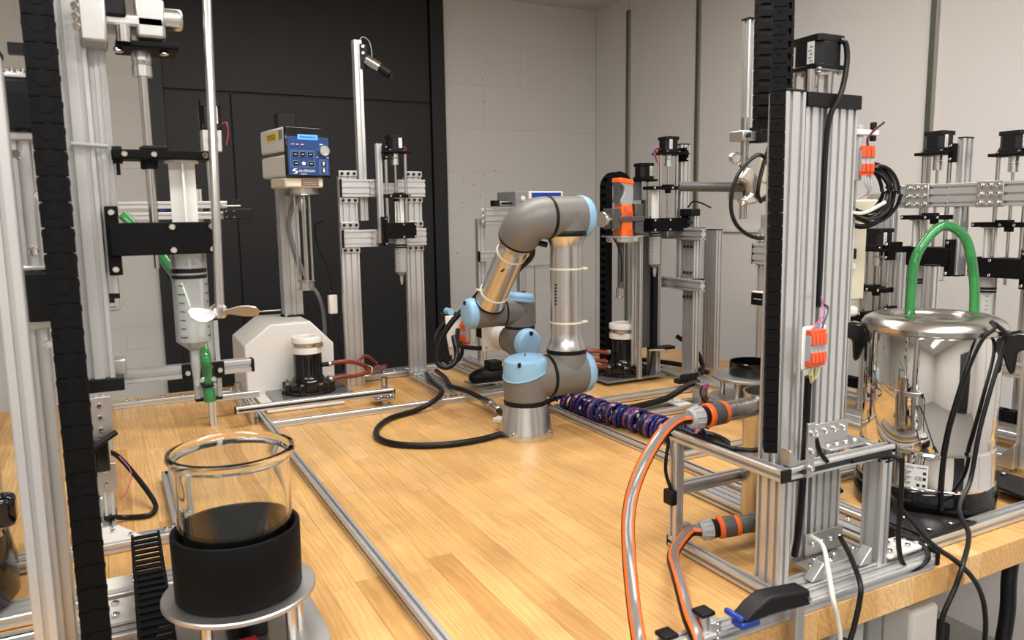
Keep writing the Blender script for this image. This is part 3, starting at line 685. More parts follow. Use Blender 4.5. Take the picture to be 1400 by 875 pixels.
# ------------------------------------------------------------------ left foreground: tower, drag chain, dosing unit
lt_ = thing('left_tower', 'tall silver profile tower with black blocks at the left edge of the picture', 'tower', (-.11, 1.06, 0))
one(lambda b: b.prof((-.101, 1.06, 0), (-.101, 1.06, .80), .026, .026, (1, 0, 0), 'alu'), 'column', lt_)
one(lambda b: b.bb(-.115, -.087, 1.046, 1.074, .80, .806, 'black'), 'end_cap', lt_, .001)
one(lambda b: b.prof((-.087, 1.175, 0), (-.087, 1.175, .735), .022, .04, (1, 0, 0), 'alu', .02), 'column', lt_)
for z in (.73, .492):
    one(lambda b: b.bb(-.106, -.066, 1.145, 1.21, z, z + .062, 'black'), 'carriage_block', lt_, .003)
    one(lambda b: b.bb(-.106, -.062, 1.15, 1.215, z + .063, z + .070, 'alu_mat'), 'carriage_plate', lt_, .002)
    one(lambda b: b.bb(-.106, -.058, 1.15, 1.215, z - .012, z - .001, 'alu_mat'), 'carriage_plate', lt_, .002)
screws([(-.09 + .012*i, 1.16 + .015*j, .80) for i in range(2) for j in range(3)], (0, 0, 1), .006, lt_)
screws([(-.09 + .02*i, 1.143, .70 - .05*i) for i in range(2)] + [(-.082, 1.150, .58), (-.075, 1.15, .46)], (0, -1, 0), .006, lt_)
one(lambda b: (b.box((-.075, 1.19, .835), (.032, .012, .014), 'black'), b.tube([(-.06, 1.19, .835), (-.045, 1.18, .82), (-.04, 1.17, .80)], .0018, 'wire_r', 5), b.tube([(-.06, 1.19, .838), (-.042, 1.18, .825), (-.035, 1.17, .80)], .0018, 'rubber', 5)), 'plug_connector', lt_)
one(lambda b: b.tube([(-.05, 1.20, .79), (-.052, 1.2, .74), (-.048, 1.2, .68), (-.055, 1.2, .62)], .004, 'mgrey', 8), 'side_cable', lt_)

chain('tall black drag chain hanging in front of the left silver columns', (-.050, 1.085, .0), 34, .0305, .0335, .022, (0, 0, 1), (1, 0, 0), solid=True)

lp = thing('lifting_axis', 'wide grey vertical profile axis right beside the near left drag chain', 'tower', (-.02, 1.185, .40))
one(lambda b: b.prof((-.021, 1.178, .405), (-.021, 1.178, 1.02), .038, .022, (1, 0, 0), 'alu', .019), 'column', lp)
one(lambda b: b.prof((.001, 1.185, .519), (.001, 1.185, .90), .021, .021, (1, 0, 0), 'alu'), 'column', lp)
one(lambda b: b.bb(-.0105, .0115, 1.174, 1.196, .512, .519, 'black'), 'end_cap', lp, .001)
one(lambda b: b.bb(-.045, .008, 1.165, 1.21, .386, .405, 'black'), 'end_block', lp, .002)
one(lambda b: b.bb(-.004, .012, 1.19, 1.225, .402, .425, 'alu_mat'), 'angle_plate', lp, .002)
one(lambda b: (b.bb(-.01, .09, 1.13, 1.19, .862, .878, 'alu_mat'), b.bb(-.01, .022, 1.12, 1.19, .838, .90, 'alu_mat'), b.bb(.055, .09, 1.13, 1.16, .85, .90, 'alu_mat'), b.bb(.0, .045, 1.125, 1.16, .872, .92, 'black'), b.cyl((.085, 1.145, .878), (.112, 1.145, .878), .014, 'alu_raw', 16)), 'head_bracket', lp, .004)
screws([(-.012, 1.125, .855 + .012*i) for i in range(4)], (0, -1, 0), .005, lp)
one(lambda b: b.cyl((.04, 1.13, .842), (.04, 1.13, .862), .009, 'steelpr', 14), 'pin', lp)
one(lambda b: (b.cyl((-.03, 1.16, .716), (.012, 1.16, .714), .003, 'lgrey', 8), b.box((.022, 1.16, .703), (.012, .012, .022), 'black'), b.cyl((.022, 1.16, .692), (.022, 1.16, .677), .0025, 'black', 8)), 'limit_switch', lp)

st, T = station('near left dosing unit with a water filled syringe and wide black bracket', (.060, 1.165), 0, .86, .57, .842, .703, .614, .571, dcol=-.046, dsyr=.040, syr_label='big half full syringe in the near left black bracket above the bench', syr_zb=.447, tip=.066, piston=.536, fill=.495, mot=False, rods=False, colw=.02, colh=.008, caps=False)
part(st, T, 'motor_plate', lambda b: b.bb(-.03, .045, -.034, .034, .838, .846, 'blackm'), .002)
part(st, T, 'shaft_coupler', lambda b: b.lathe((0, 0, .838), (0, 0, -1), [(.0125, 0), (.0125, .012), (.0115, .013), (.0125, .014), (.0115, .017), (.0125, .018), (.0125, .032)], 'alu_raw', 20))
part(st, T, 'guide_shaft', lambda b: b.cyl((0.0, -.004, .60), (0.0, -.004, .83), .0058, 'steelpr', 14))
screws([T @ Vector((sx*.027, -.02, .838)) for sx in (-1, 1)], (0, 0, -1), .006, st)

bm_ = thing('cross_beam', 'horizontal silver beam with a green tube clamped to it beside the left syringe', 'beam', (.07, 1.24, .38))
one(lambda b: b.prof((-.045, 1.245, .390), (.186, 1.245, .390), .02, .02, (0, 0, 1), 'alu'), 'beam', bm_)
one(lambda b: b.bb(.186, .191, 1.235, 1.255, .380, .400, 'black'), 'end_cap', bm_, .001)
one(lambda b: b.prof((.124, 1.266, .342), (.124, 1.266, .462), .04, .02, (1, 0, 0), 'alu'), 'hanging_post', bm_)
one(lambda b: b.bb(.104, .144, 1.256, 1.276, .337, .342, 'black'), 'end_cap', bm_, .001)
one(lambda b: b.bb(.104, .144, 1.256, 1.276, .462, .472, 'black'), 'end_cap', bm_, .001)
one(lambda b: b.bb(.086, .146, 1.231, 1.235, .376, .402, 'black'), 'clamp_plate', bm_, .001)
one(lambda b: (b.bb(.106, .130, 1.212, 1.230, .374, .398, 'black'), b.bb(.110, .127, 1.205, 1.23, .368, .374, 'black')), 'tube_clamp', bm_, .002)
screws([(.094, 1.231, .389), (.139, 1.231, .389), (.111, 1.212, .38), (.127, 1.212, .38), (.127, 1.212, .37)], (0, -1, 0), .0042, bm_)
tag(one(lambda b: b.tube([(.03, 1.5, .625), (.07, 1.46, .575), (.10, 1.40, .52), (.112, 1.30, .46), (.117, 1.218, .42), (.119, 1.216, .385), (.121, 1.216, .345)], .0085, 'green', 14), 'green_tube'), 'translucent green tube clamped to the beam right of the left syringe', 'tube')
sp_ = thing('stirrer_propeller', 'long steel stirrer rod with a three-blade propeller in the left foreground', 'stirrer', (.124, 1.055, .490))
one(lambda b: b.cyl((.1425, 1.117, .96), (.1245, 1.057, .497), .0058, 'steelpr', 18), 'shaft', sp_)
one(lambda b: b.lathe((.124, 1.055, .490), (0, 0, 1), [(.006, 0), (.009, .004), (.009, .014), (.0065, .017)], 'steelpr', 18), 'hub', sp_)
def blade(ang, tilt):
    b = MB(); b.T = Matrix.Translation((.124, 1.055, .497)) @ Matrix.Rotation(ang, 4, 'Z') @ Matrix.Rotation(tilt, 4, 'X')
    out = [(.004, -.005), (.014, -.008), (.026, -.014), (.038, -.015), (.047, -.010), (.050, 0), (.047, .010), (.038, .014), (.026, .012), (.014, .007), (.004, .005)]
    b.poly([(x, y, .02*x*0 + .0) for x, y in out], (0, 0, .0016), 'alu_mat'); return b.build('blade', sp_, .0005)
for a, tl_ in ((-.35, -.60), (1.74, -.6), (3.84, -.6)): blade(a, tl_)

# device on the left frame, partly hidden behind the drag chain
ld = thing('slide_unit', 'vertical silver slide with screwed plates standing on the left frame rail', 'machine', (-.055, 1.72, .02))
one(lambda b: b.prof((-.058, 1.70, .03), (-.058, 1.70, .285), .02, .04, (1, 0, 0), 'alu'), 'column', ld)
one(lambda b: b.bb(-.07, -.046, 1.678, 1.722, .024, .032, 'black'), 'foot', ld, .002)
one(lambda b: b.bb(-.082, -.040, 1.674, 1.680, .195, .275, 'alu_mat'), 'cover_plate', ld, .001)
one(lambda b: b.bb(-.082, -.040, 1.674, 1.680, .085, .14, 'alu_mat'), 'cover_plate', ld, .001)
screws([(-.060, 1.674, .21 + .024*i) for i in range(3)] + [(-.060, 1.674, .10), (-.060, 1.674, .128)], (0, -1, 0), .005, ld)
one(lambda b: b.bb(-.075, -.05, 1.655, 1.677, .13, .195, 'blackg'), 'motor_block', ld, .003)
one(lambda b: b.bb(-.07, -.035, 1.70, 1.74, .285, .30, 'black'), 'top_cap', ld, .002)
one(lambda b: b.cyl((-.09, 1.63, .180), (-.035, 1.66, .205), .006, 'black', 10), 'clamp_lever', ld)
ld.location.x += .024
tag(one(lambda b: b.tube([(-.04, 1.966, .09), (-.015, 1.928, .083), (.012, 1.874, .058), (.041, 1.797, .026), (.051, 1.752, .008), (.035, 1.712, .007), (-.01, 1.722, .008), (-.04, 1.70, .024)], .0055, 'rubber', 8), 'sensor_cable'), 'black bent cable running from the left slide across the wood', 'cable')
tag(one(lambda b: b.tube([(-.01, 1.86, .10), (.01, 1.83, .07), (.0, 1.80, .04), (-.015, 1.77, .032)], .0012, 'wire_p', 5), 'thin_wire'), 'thin pink sensor wire beside the left slide', 'wire')

# second urn at the left edge
u2 = thing('steel_urn', 'polished steel urn on a black foot cut off by the left picture edge', 'urn', (-.30, 1.42, .02))
one(lambda b: b.lathe((-.30, 1.42, .13), (0, 0, 1), [(.125, 0), (.125, .30), (.12, .305)], 'chrome', 48), 'body', u2)
one(lambda b: b.lathe((-.30, 1.42, .03), (0, 0, 1), [(.135, 0), (.135, .05), (.126, .10)], 'blackg', 40), 'foot', u2)
one(lambda b: b.bb(-.19, -.155, 1.36, 1.40, .15, .20, 'blackg'), 'tap_knob', u2, .01)
rail((-.46, 1.27, .012), (-.13, 1.27, .012), .02, .02, par=u2, name='base_rail')
rail((-.46, 1.55, .012), (-.13, 1.55, .012), .02, .02, par=u2, name='base_rail')

# ------------------------------------------------------------------ glass jar on its turning stand, on the left
JX, JY = .124, 1.035; ZP = .128
js = thing('jar_stand', 'round aluminium plate on steel posts carrying the glass jar in the left foreground', 'stand', (JX, JY, 0))
one(lambda b: b.lathe((JX, JY, ZP - .007), (0, 0, 1), [(.0965, 0), (.098, .0015), (.098, .0055), (.0965, .007)], 'alu_mat', 72), 'round_plate', js)
for dx, dy in ((.055, -.05), (.07, -.02), (-.05, -.055), (-.05, .05), (.05, .06)):
    one(lambda b: b.cyl((JX + dx, JY + dy, .062), (JX + dx, JY + dy, ZP - .007), .007, 'steelpr', 16), 'post', js)
one(lambda b: b.cyl((JX, JY, .062), (JX, JY, ZP - .007), .006, 'rust', 12), 'drive_shaft', js)
one(lambda b: b.poly([(JX - .095 + .02*(1 - math.cos(t)) if 0 else JX + .105*math.copysign(abs(math.cos(t))**.35, math.cos(t)), JY + .095*math.copysign(abs(math.sin(t))**.35, math.sin(t)), .052) for t in [2*PI*k/40 for k in range(40)]], (0, 0, .010), 'alu_mat'), 'base_plate', js, .001)
one(lambda b: b.bb(JX - .02, JX + .03, JY - .02, JY + .03, .062, .09, 'black'), 'motor_block', js, .003)
one(lambda b: b.bb(JX - .012, JX + .012, JY - .055, JY - .035, .062, .074, 'wire_r'), 'wire_clip', js, .002)
one(lambda b: b.lathe((JX, JY, .02), (0, 0, 1), [(.03, 0), (.03, .032)], 'alu_mat', 24), 'pedestal', js)
# slide rails under the stand
rail((-.40, 1.36, .012), (.085, 1.36, .012), .02, .06, (0, 0, 1), js)
rail((-.40, 1.23, .012), (.12, 1.23, .012), .02, .08, (0, 0, 1), js)
rail((.085, 1.50, .012), (.085, 1.95, .012), .02, .02, (0, 0, 1), js, caps=(0, 1))
rail((JX, .82, .010), (JX, 1.12, .010), .02, .08, (0, 0, 1), js)
one(lambda b: b.bb(-.07, .02, 1.335, 1.38, .022, .030, 'white'), 'joint_plate', js, .001)
one(lambda b: b.bb(-.07, .02, 1.22, 1.30, .022, .028, 'white'), 'joint_plate', js, .001)
screws([(.0, 1.345, .030), (.0, 1.37, .030), (.0, 1.24, .028), (.0, 1.28, .028), (-.03, 1.24, .028), (-.03, 1.28, .028)], (0, 0, 1), .006, js)
screws([(.06, 1.575, .02), (.075, 1.585, .02), (.07, 1.36, .022)], (0, 0, 1), .006, js)
sl = tag(one(lambda b: b.lathe((JX, JY, ZP), (0, 0, 1), [(.079, 0), (.0806, .002), (.0816, .086), (.0808, .0875), (.0765, .0875), (.0755, .086), (.0755, .006), (.001, .006)], 'blackm', 72, False), 'jar_collar'), 'wide black plastic collar holding the glass jar on the round plate', 'holder')
def jar(b):
    z0 = ZP + .0065; H = .183
    out = [(.001, 0), (.066, 0), (.0735, .004), (.0765, .012), (.0765, H - .02), (.0775, H - .012), (.0830, H - .008), (.0850, H - .002), (.0840, H + .003), (.0800, H + .004), (.0758, H - .001), (.0738, H - .010), (.0730, H - .02), (.0730, .014), (.068, .007), (.001, .006)]
    b.lathe((JX, JY, z0), (0, 0, 1), [(r*.945, z) for r, z in out], 'glass', 72, False)
tag(one(jar, 'glass_jar'), 'large clear glass jar with a thick rolled rim in the black collar', 'jar')
# magnetic stirrer cross at the bottom of the jar
jc = tag(one(lambda b: (b.box((JX + .005, JY + .0, ZP + .018), (.05, .006, .006), 'dgrey', (0, 0, .5)), b.box((JX + .005, JY + .0, ZP + .018), (.05, .006, .006), 'dgrey', (0, 0, 2.07))), 'stir_cross', None, .002), 'small dark cross-shaped stirring bar on the bottom of the glass jar', 'stir bar')
chain('black cable chain lying on the bench left of the glass jar', (.020, 1.02, .05), 20, .0215, .046, .030, (0.005, 1, .012), (1, 0, 0), fill=False)

# ------------------------------------------------------------------ mixer with white stand at the back
mx = thing('lab_mixer', 'white laboratory mixer with blue control panel on a chamfered white base', 'mixer', (.54, 2.77, 0))
def mbase(b):
    y0, y1 = 2.70, 2.99
    out = [(.390, 0), (.690, 0), (.690, .165), (.612, .250), (.480, .250), (.398, .185), (.390, .185)]
    out = [(.388, .0), (.692, .0), (.692, .170), (.615, .252), (.478, .252), (.388, .185)]
    b.poly([(x, y0, z) for x, z in out], (0, y1 - y0, 0), 'white')
one(mbase, 'base', mx, .005)
one(lambda b: b.bb(.41, .66, 2.46, 2.70, .001, .012, 'white'), 'front_plate', mx, .004)
one(lambda b: b.lathe((.597, 2.905, .252), (0, 0, 1), [(.046, 0), (.044, .006), (.036, .008)], 'black', 32), 'column_seal', mx)
one(lambda b: (b.bb(.562, .632, 2.875, 2.935, .252, .93, 'alu_mat'), b.bb(.562, .582, 2.870, 2.875, .252, .90, 'lgrey'), b.bb(.588, .607, 2.871, 2.875, .252, .90, 'alu_mat')), 'column', mx, .008)
one(lambda b: b.bb(.572, .640, 2.875, 2.935, .93, .985, 'black'), 'column_top', mx, .004)
n_before = len(bpy.data.objects); old = set(o.name for o in mx.children)
HX0, HX1, HY0, HY1, HZ0, HZ1 = .545, .706, 2.632, 2.865, .748, .915
one(lambda b: b.bb(HX0 + .003, HX1 - .003, HY0 + .012, HY1, HZ0 + .002, HZ0 + .075, 'white'), 'lower_shell', mx, .008)
one(lambda b: b.bb(HX0 + .008, HX1 - .008, HY0 + .02, HY1 - .003, HZ0 + .07, HZ0 + .09, 'dgrey'), 'grey_band', mx)
one(lambda b: b.bb(HX0 + .003, HX1 - .003, HY0 + .012, HY1, HZ0 + .084, HZ1 - .001, 'white'), 'upper_shell', mx, .008)
one(lambda b: b.bb(HX0 + .0018, HX0 + .003, 2.70, 2.80, HZ0 + .125, HZ0 + .15, 'yellow'), 'yellow_sticker', mx)
for k in range(3): one(lambda b: b.bb(HX0 + .001, HX0 + .0018, 2.72, 2.79, HZ0 + .130 + k*.006, HZ0 + .132 + k*.006, 'ink'), 'sticker_text', mx)
one(lambda b: b.bb(HX0 + .0018, HX0 + .003, 2.66, 2.69, HZ0 + .125, HZ0 + .155, 'mgrey'), 'grey_sticker', mx)
bz = one(lambda b: b.bb(HX0, HX1, HY0, HY0 + .014, HZ0, HZ1, 'blackg'), 'bezel', mx, .006)
YP = HY0 - .0004
one(lambda b: b.bb(HX0 + .008, HX1 - .008, YP - .001, YP + .002, HZ0 + .007, HZ1 - .034, 'blue'), 'control_panel', mx, .0008)
YP -= .001
def px_(u, v):  # panel coordinates: u across 0..1, v up 0..1 of the bezel
    return Vector((HX0 + (HX1 - HX0)*u, YP, HZ0 + (HZ1 - HZ0)*v))
def plate(u0, u1, v0, v1, t, m, name, bev=.0008):
    a, c = px_(u0, v0), px_(u1, v1); return one(lambda b: b.bb(a.x, c.x, YP - t, YP + .001, a.z, c.z, m), name, mx, bev)
plate(.27, .71, .74, .84, .001, 'lcd', 'display')
def dashes(u, v, w, h, n, m, name, t=.0006):
    c = px_(u, v)
    one(lambda b: [b.box(c + Vector((w*((k + .5)/n - .5), -t, 0)), (w/n*.62, .0008, h*(1 - .25*(k % 2))), m) for k in range(n)], name, mx)
dashes(.49, .79, .056, .006, 9, 'blue', 'display_text', .0014)
def outline(u0, u1, v0, v1, w=.0012):
    a, c = px_(u0, v0), px_(u1, v1)
    def f(b):
        b.bb(a.x, c.x, YP - .0006, YP, a.z, a.z + w, 'lblue'); b.bb(a.x, c.x, YP - .0006, YP, c.z - w, c.z, 'lblue')
        b.bb(a.x, a.x + w, YP - .0006, YP, a.z, c.z, 'lblue'); b.bb(c.x - w, c.x, YP - .0006, YP, a.z, c.z, 'lblue')
    one(f, 'panel_outline', mx)
outline(.10, .62, .20, .53); outline(.72, .90, .07, .36)
for u, v, s in ((.20, .45, 'SET'), (.36, .45, 'MENU'), (.53, .45, 'OK'), (.21, .27, 'I'), (.54, .27, 'STOP')):
    plate(u - .065, u + .065, v - .055, v + .055, .0010, 'lblue', 'button_rim'); o = plate(u - .056, u + .056, v - .047, v + .047, .003, 'black', 'button')
    dashes(u, v, .009, .003, 3, 'inkw', 'button_text', .0032)
for v, d in ((.28, 1), (.14, -1)):
    plate(.75, .87, v - .058, v + .058, .0010, 'lblue', 'button_rim'); plate(.76, .86, v - .05, v + .05, .003, 'black', 'button')
    c = px_(.81, v) + Vector((0, -.0034, 0))
    one(lambda b: (b.poly([c + Vector((-.005, 0, .001*d)), c + Vector((.005, 0, .001*d)), c + Vector((0, 0, .007*d))], (0, -.0004, 0), 'inkw'), b.box(c + Vector((0, 0, -.003*d)), (.005, .0008, .008), 'inkw')), 'button_arrow', mx)
one(lambda b: b.lathe(px_(.375, .27), (0, -1, 0), [(.0062, 0), (.006, .003), (.003, .0035)], 'inkw', 18), 'round_button', mx)
one(lambda b: b.lathe(px_(.83, .53), (0, -1, 0), [(.0185, 0), (.0180, .010), (.0165, .012), (.012, .0122), (.0115, .0112), (.001, .0112)], 'alu_raw', 30), 'speed_knob', mx)
for u in (.16, .26, .36): one(lambda b: b.lathe(px_(u, .60), (0, -1, 0), [(.002, 0), (.002, .001)], 'ink', 8), 'status_light', mx)
for u in (.16, .26, .365): dashes(u, .645, .010, .003, 3, 'inkw', 'panel_text', .0004)
dashes(.78, .66, .012, .0035, 4, 'inkw', 'panel_text', .0004)
dashes(.68, .40, .006, .0035, 2, 'inkw', 'panel_text', .0004)
dashes(.91, .40, .010, .003, 3, 'inkw', 'panel_text', .0004)
text('SILVERSON', .0115, 'inkw', facing(px_(.44, .125) + Vector((0, -.0004, 0)), (1, 0, 0), (0, 0, 1)), 'maker_lettering', mx)
text('L5M-A', .0075, 'inkw', facing(px_(.37, .062) + Vector((0, -.0004, 0)), (1, 0, 0), (0, 0, 1)), 'model_lettering', mx)
lg = px_(.185, .12) + Vector((0, -.0003, 0))
one(lambda b: (b.poly([lg + Vector((x*.9, 0, z*.9)) for x, z in ((.010, .009), (-.004, .009), (-.011, .003), (-.010, -.001), (.004, -.0015), (-.002, .002), (.002, .006))], (0, -.0004, 0), 'inkw'), b.poly([lg + Vector((x*.9, 0, z*.9)) for x, z in ((-.010, -.010), (.004, -.010), (.011, -.003), (.009, .0012), (-.002, .0005), (.003, -.003), (-.001, -.007))], (0, -.0004, 0), 'inkw')), 'maker_emblem', mx)
NX, NY = .612, 2.72
one(lambda b: b.bb(NX - .068, NX + .068, NY - .075, NY + .06, HZ0 - .034, HZ0 - .001, 'cream'), 'neck_collar', mx, .006)
one(lambda b: b.bb(NX - .012, NX + .050, NY - .0765, NY - .074, HZ0 - .028, HZ0 - .006, 'brass'), 'rating_plate', mx, .001)
for k in range(3): one(lambda b: b.bb(NX - .006, NX + .044, NY - .0772, NY - .0764, HZ0 - .024 + k*.006, HZ0 - .0225 + k*.006, 'lgrey'), 'plate_text', mx)
TURN = Matrix.Translation((HX0, HY0, 0)) @ Matrix.Rotation(math.radians(10), 4, 'Z') @ Matrix.Translation((-HX0, -HY0, 0))
for o in mx.children:
    if o.name not in old: o.matrix_basis = TURN @ o.matrix_basis
one(lambda b: b.lathe((NX, NY, HZ0 - .060), (0, 0, 1), [(.052, 0), (.058, .004), (.058, .010), (.055, .012), (.055, .026)], 'acrylc', 36), 'clear_ring', mx)
one(lambda b: b.lathe((NX, NY, HZ0 - .058), (0, 0, 1), [(.040, 0), (.046, .024)], 'alu_raw', 30), 'bearing_housing', mx)
for dx, dy in ((-.024, .012), (.026, .012), (.0, -.026)):
    one(lambda b: b.cyl((NX + dx, NY + dy, .388), (NX + dx, NY + dy, HZ0 - .056), .0042, 'steelpr', 10), 'guard_rod', mx)
one(lambda b: (b.lathe((NX, NY, HZ0 - .115), (0, 0, 1), [(.005, 0), (.013, .012), (.013, .03), (.009, .055)], 'steelpr', 18), b.cyl((NX, NY, .380), (NX, NY, HZ0 - .10), .0048, 'steelpr', 12)), 'mixer_shaft', mx)
one(lambda b: (b.lathe((NX, NY, .392), (0, 0, 1), [(.030, 0), (.030, .005)], 'steelpr', 28), b.lathe((NX, NY, .368), (0, 0, 1), [(.026, 0), (.026, .022)], 'steelpr', 28), b.lathe((NX, NY, .362), (0, 0, 1), [(.030, 0), (.030, .006)], 'steelpr', 28)), 'rotor_head', mx)
tag(one(lambda b: b.tube([(NX + .05, 2.84, .74), (NX - .02, 2.86, .6), (NX + .02, 2.86, .42), (NX + .075, 2.86, .32), (NX + .10, 2.90, .22), (NX + .10, 2.92, .06)], .0075, 'mgrey', 10), 'mains_cable'), 'grey mains cable hanging beside the white mixer column', 'cable')

# ------------------------------------------------------------------ black pumps with white collars
def pump(label, x, y, z0, hose):
    t = thing('pump_housing', label, 'pump', (x, y, z0), 'black cylinder housings with white collars')
    one(lambda b: b.bb(x - .13, x + .13, y - .09, y + .11, z0, z0 + .008, 'acryl'), 'acrylic_plate', t, .001)
    one(lambda b: b.lathe((x, y, z0 + .008), (0, 0, 1), [(.092, 0), (.092, .012), (.088, .014)], 'blackg', 8), 'base_disc', t)
    one(lambda b: b.lathe((x, y, z0 + .018), (0, 0, 1), [(.080, 0), (.080, .018), (.076, .022), (.062, .026), (.053, .038), (.0475, .050), (.0475, .128)], 'blackg', 40), 'cylinder', t)
    for k in range(8):
        a = k*PI/4 + .3
        one(lambda b: (b.cyl((x + .078*math.cos(a), y + .078*math.sin(a), z0 + .010), (x + .078*math.cos(a), y + .078*math.sin(a), z0 + .042), .013, 'blackg', 12), b.lathe((x + .078*math.cos(a), y + .078*math.sin(a), z0 + .042), (0, 0, 1), [(.007, 0), (.007, .007), (.003, .007), (.003, .004)], 'steel', 10)), 'clamp_bolt', t)
    one(lambda b: b.lathe((x, y, z0 + .142), (0, 0, 1), [(.047, 0), (.050, .002), (.050, .020), (.0475, .022), (.0475, .036), (.051, .038), (.051, .054), (.049, .058), (.030, .058), (.028, .052), (.028, .01)], 'whitep', 40, False), 'white_collar', t, .0005)
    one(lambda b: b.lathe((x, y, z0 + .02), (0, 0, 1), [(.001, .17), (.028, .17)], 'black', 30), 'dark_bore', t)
    cl = one(lambda b: b.lathe((x, y, z0 + .166), (0, 0, 1), [(.0478, 0), (.0510, .001), (.0510, .011), (.0478, .012)], 'steelpr', 40, False), 'hose_clamp', t)
    one(lambda b: b.box((x + .035*hose, y - .040, z0 + .172), (.022, .010, .012), 'steelpr', (0, 0, .7*hose)), 'clamp_screw', cl)
    for zz in (.030, .085):
        one(lambda b: (b.cyl((x + hose*.04, y - .01, z0 + zz + .012), (x + hose*.075, y - .01, z0 + zz + .012), .008, 'black', 12), b.lathe((x + hose*.068, y - .01, z0 + zz + .012), (hose, 0, 0), [(.010, 0), (.010, .008)], 'alu_mat', 14)), 'hose_barb', t)
    return t
pump('black cylindrical pump housing in front of the white mixer base', .580, 2.62, .015, 1)
pump('black cylindrical pump housing right of the robot base, below the orange tool', 1.672, 2.31, .012, -1)
h1 = thing('red_hoses', 'red-brown hoses bundled with a zip tie right of the left pump', 'hose', (.72, 2.66, .05))
one(lambda b: b.tube([(.650, 2.61, .112), (.69, 2.60, .118), (.74, 2.61, .108), (.80, 2.66, .078), (.84, 2.74, .05), (.92, 2.82, .04)], .0075, 'rust', 10), 'hose', h1)
one(lambda b: b.tube([(.652, 2.61, .058), (.69, 2.61, .062), (.74, 2.62, .058), (.80, 2.64, .062), (.85, 2.70, .065), (.90, 2.78, .04)], .0075, 'rust', 10), 'hose', h1)
one(lambda b: b.tube([(.80, 2.65, .07), (.77, 2.66, .10), (.81, 2.70, .11), (.86, 2.74, .07)], .006, 'rust', 10), 'hose', h1)
one(lambda b: b.lathe((.80, 2.645, .070), (1, 1.2, -.6), [(.013, 0), (.0145, .001), (.0145, .005), (.013, .006)], 'tie', 16, False), 'cable_tie', h1)
h2 = thing('red_hoses', 'red-brown hoses running left from the pump behind the robot shoulder', 'hose', (1.53, 2.36, .05))
for dz in (.0, .022, .055): one(lambda b: b.tube([(1.597, 2.30, .052 + dz), (1.54, 2.32, .06 + dz), (1.47, 2.38, .058 + dz*.7), (1.40, 2.5, .035 + dz*.4)], .0072, 'rust', 10), 'hose', h2)
# low bars in front of the left pump
lb = thing('guard_bar', 'low silver bar on short posts in front of the left pump', 'bar', (.55, 2.35, 0))
rail((.303, 2.35, .052), (.790, 2.35, .052), par=lb, caps=(1, 1))
one(lambda b: b.bb(.31, .785, 2.3385, 2.341, .049, .055, 'slot'), 'slot_shade_strip', lb)  # slot shade put in as a black strip along the bar
for x, y, h in ((.352, 2.37, .066), (.772, 2.385, .092), (.335, 2.52, .10)):
    one(lambda b: b.cyl((x, y, .0), (x, y, h), .0105, 'steelpr', 18), 'post', lb)
rail((.25, 2.50, .062), (.395, 2.50, .062), par=lb, caps=(1, 0))
rail((.36, 2.38, .012), (.36, 2.78, .012), par=lb)
one(lambda b: b.bb(.74, .80, 2.36, 2.44, .02, .026, 'alu_mat'), 'foot_plate', lb, .001)
screws([(.745 + .016*i, 2.37 + .02*(i % 2), .026) for i in range(4)], (0, 0, 1), .0055, lb)

# ------------------------------------------------------------------ gantry in front of the door
bg = thing('gantry_frame', 'portal of two wide silver columns and double cross beams in front of the dark door', 'frame', (.9, 2.71, 0))
rail((.771, 2.72, .0), (.771, 2.72, .755), .066, .022, (1, 0, 0), bg); rail((1.015, 2.72, .02), (1.015, 2.72, .755), .066, .022, (1, 0, 0), bg)
for z in (.714, .537):
    rail((.745, 2.70, z), (.868, 2.70, z), .062, .02, (0, 0, 1), bg, caps=(1, 0)); rail((.95, 2.70, z), (1.055, 2.70, z), .062, .02, (0, 0, 1), bg, caps=(0, 0))
    rail((.86, 2.725, z), (.99, 2.725, z), .04, .02, (0, 0, 1), bg)
    one(lambda b: b.bb(.845, .866, 2.684, 2.69, z - .03, z + .03, 'alu_mat'), 'joint_plate', bg, .001)
    screws([(.850 + .010*i, 2.684, z - .022 + .022*j) for i in range(2) for j in range(3)], (0, -1, 0), .0042, bg)
for x in (.771, 1.015):
    for z in (.765, .672, .585, .496):
        one(lambda b: b.bb(x - .033, x + .033, 2.700, 2.709, z - .010, z + .010, 'alu_mat'), 'bolt_strip', bg, .001)
        screws([(x - .022 + .022*i, 2.700, z) for i in range(3)], (0, -1, 0), .0055, bg, 'slot', 'bolt_hole')
rail((1.015, 2.38, .011), (1.015, 2.70, .011), .022, .08, (0, 0, 1), bg)
one(lambda b: b.bb(.975, 1.055, 2.66, 2.709, .022, .030, 'alu_mat'), 'foot_plate', bg, .001)
screws([(.985 + .02*i, 2.672, .030) for i in range(4)], (0, 0, 1), .006, bg)
rail((.80, 2.80, .012), (1.0, 2.80, .012), .02, .06, (0, 0, 1), bg)
screws([(.84 + .022*i, 2.79 + .012*(i % 2), .022) for i in range(7)], (0, 0, 1), .006, bg)
station('dosing unit hanging on the portal in front of the dark door', (.930, 2.655), 0, .868, .52, .842, .685, .591, .535, dcol=-.056, dsyr=.010, colw=.02, colh=.02, syr_label='syringe hanging in front of the dark door between two silver columns', syr_zb=.414, tip=.046, piston=.50)
pp = thing('camera_pole', 'slim silver pole with a small webcam at the top in front of the dark door', 'pole', (.834, 2.74, .55))
one(lambda b: b.prof((.834, 2.745, .60), (.834, 2.745, 1.228), .03, .03, (1, 0, 0), 'alu', .03), 'pole', pp)
one(lambda b: b.bb(.840, .866, 2.722, 2.729, 1.13, 1.215, 'black'), 'hinge_plate', pp, .002)
screws([(.848, 2.722, 1.205), (.848, 2.722, 1.182)], (0, -1, 0), .006, pp)
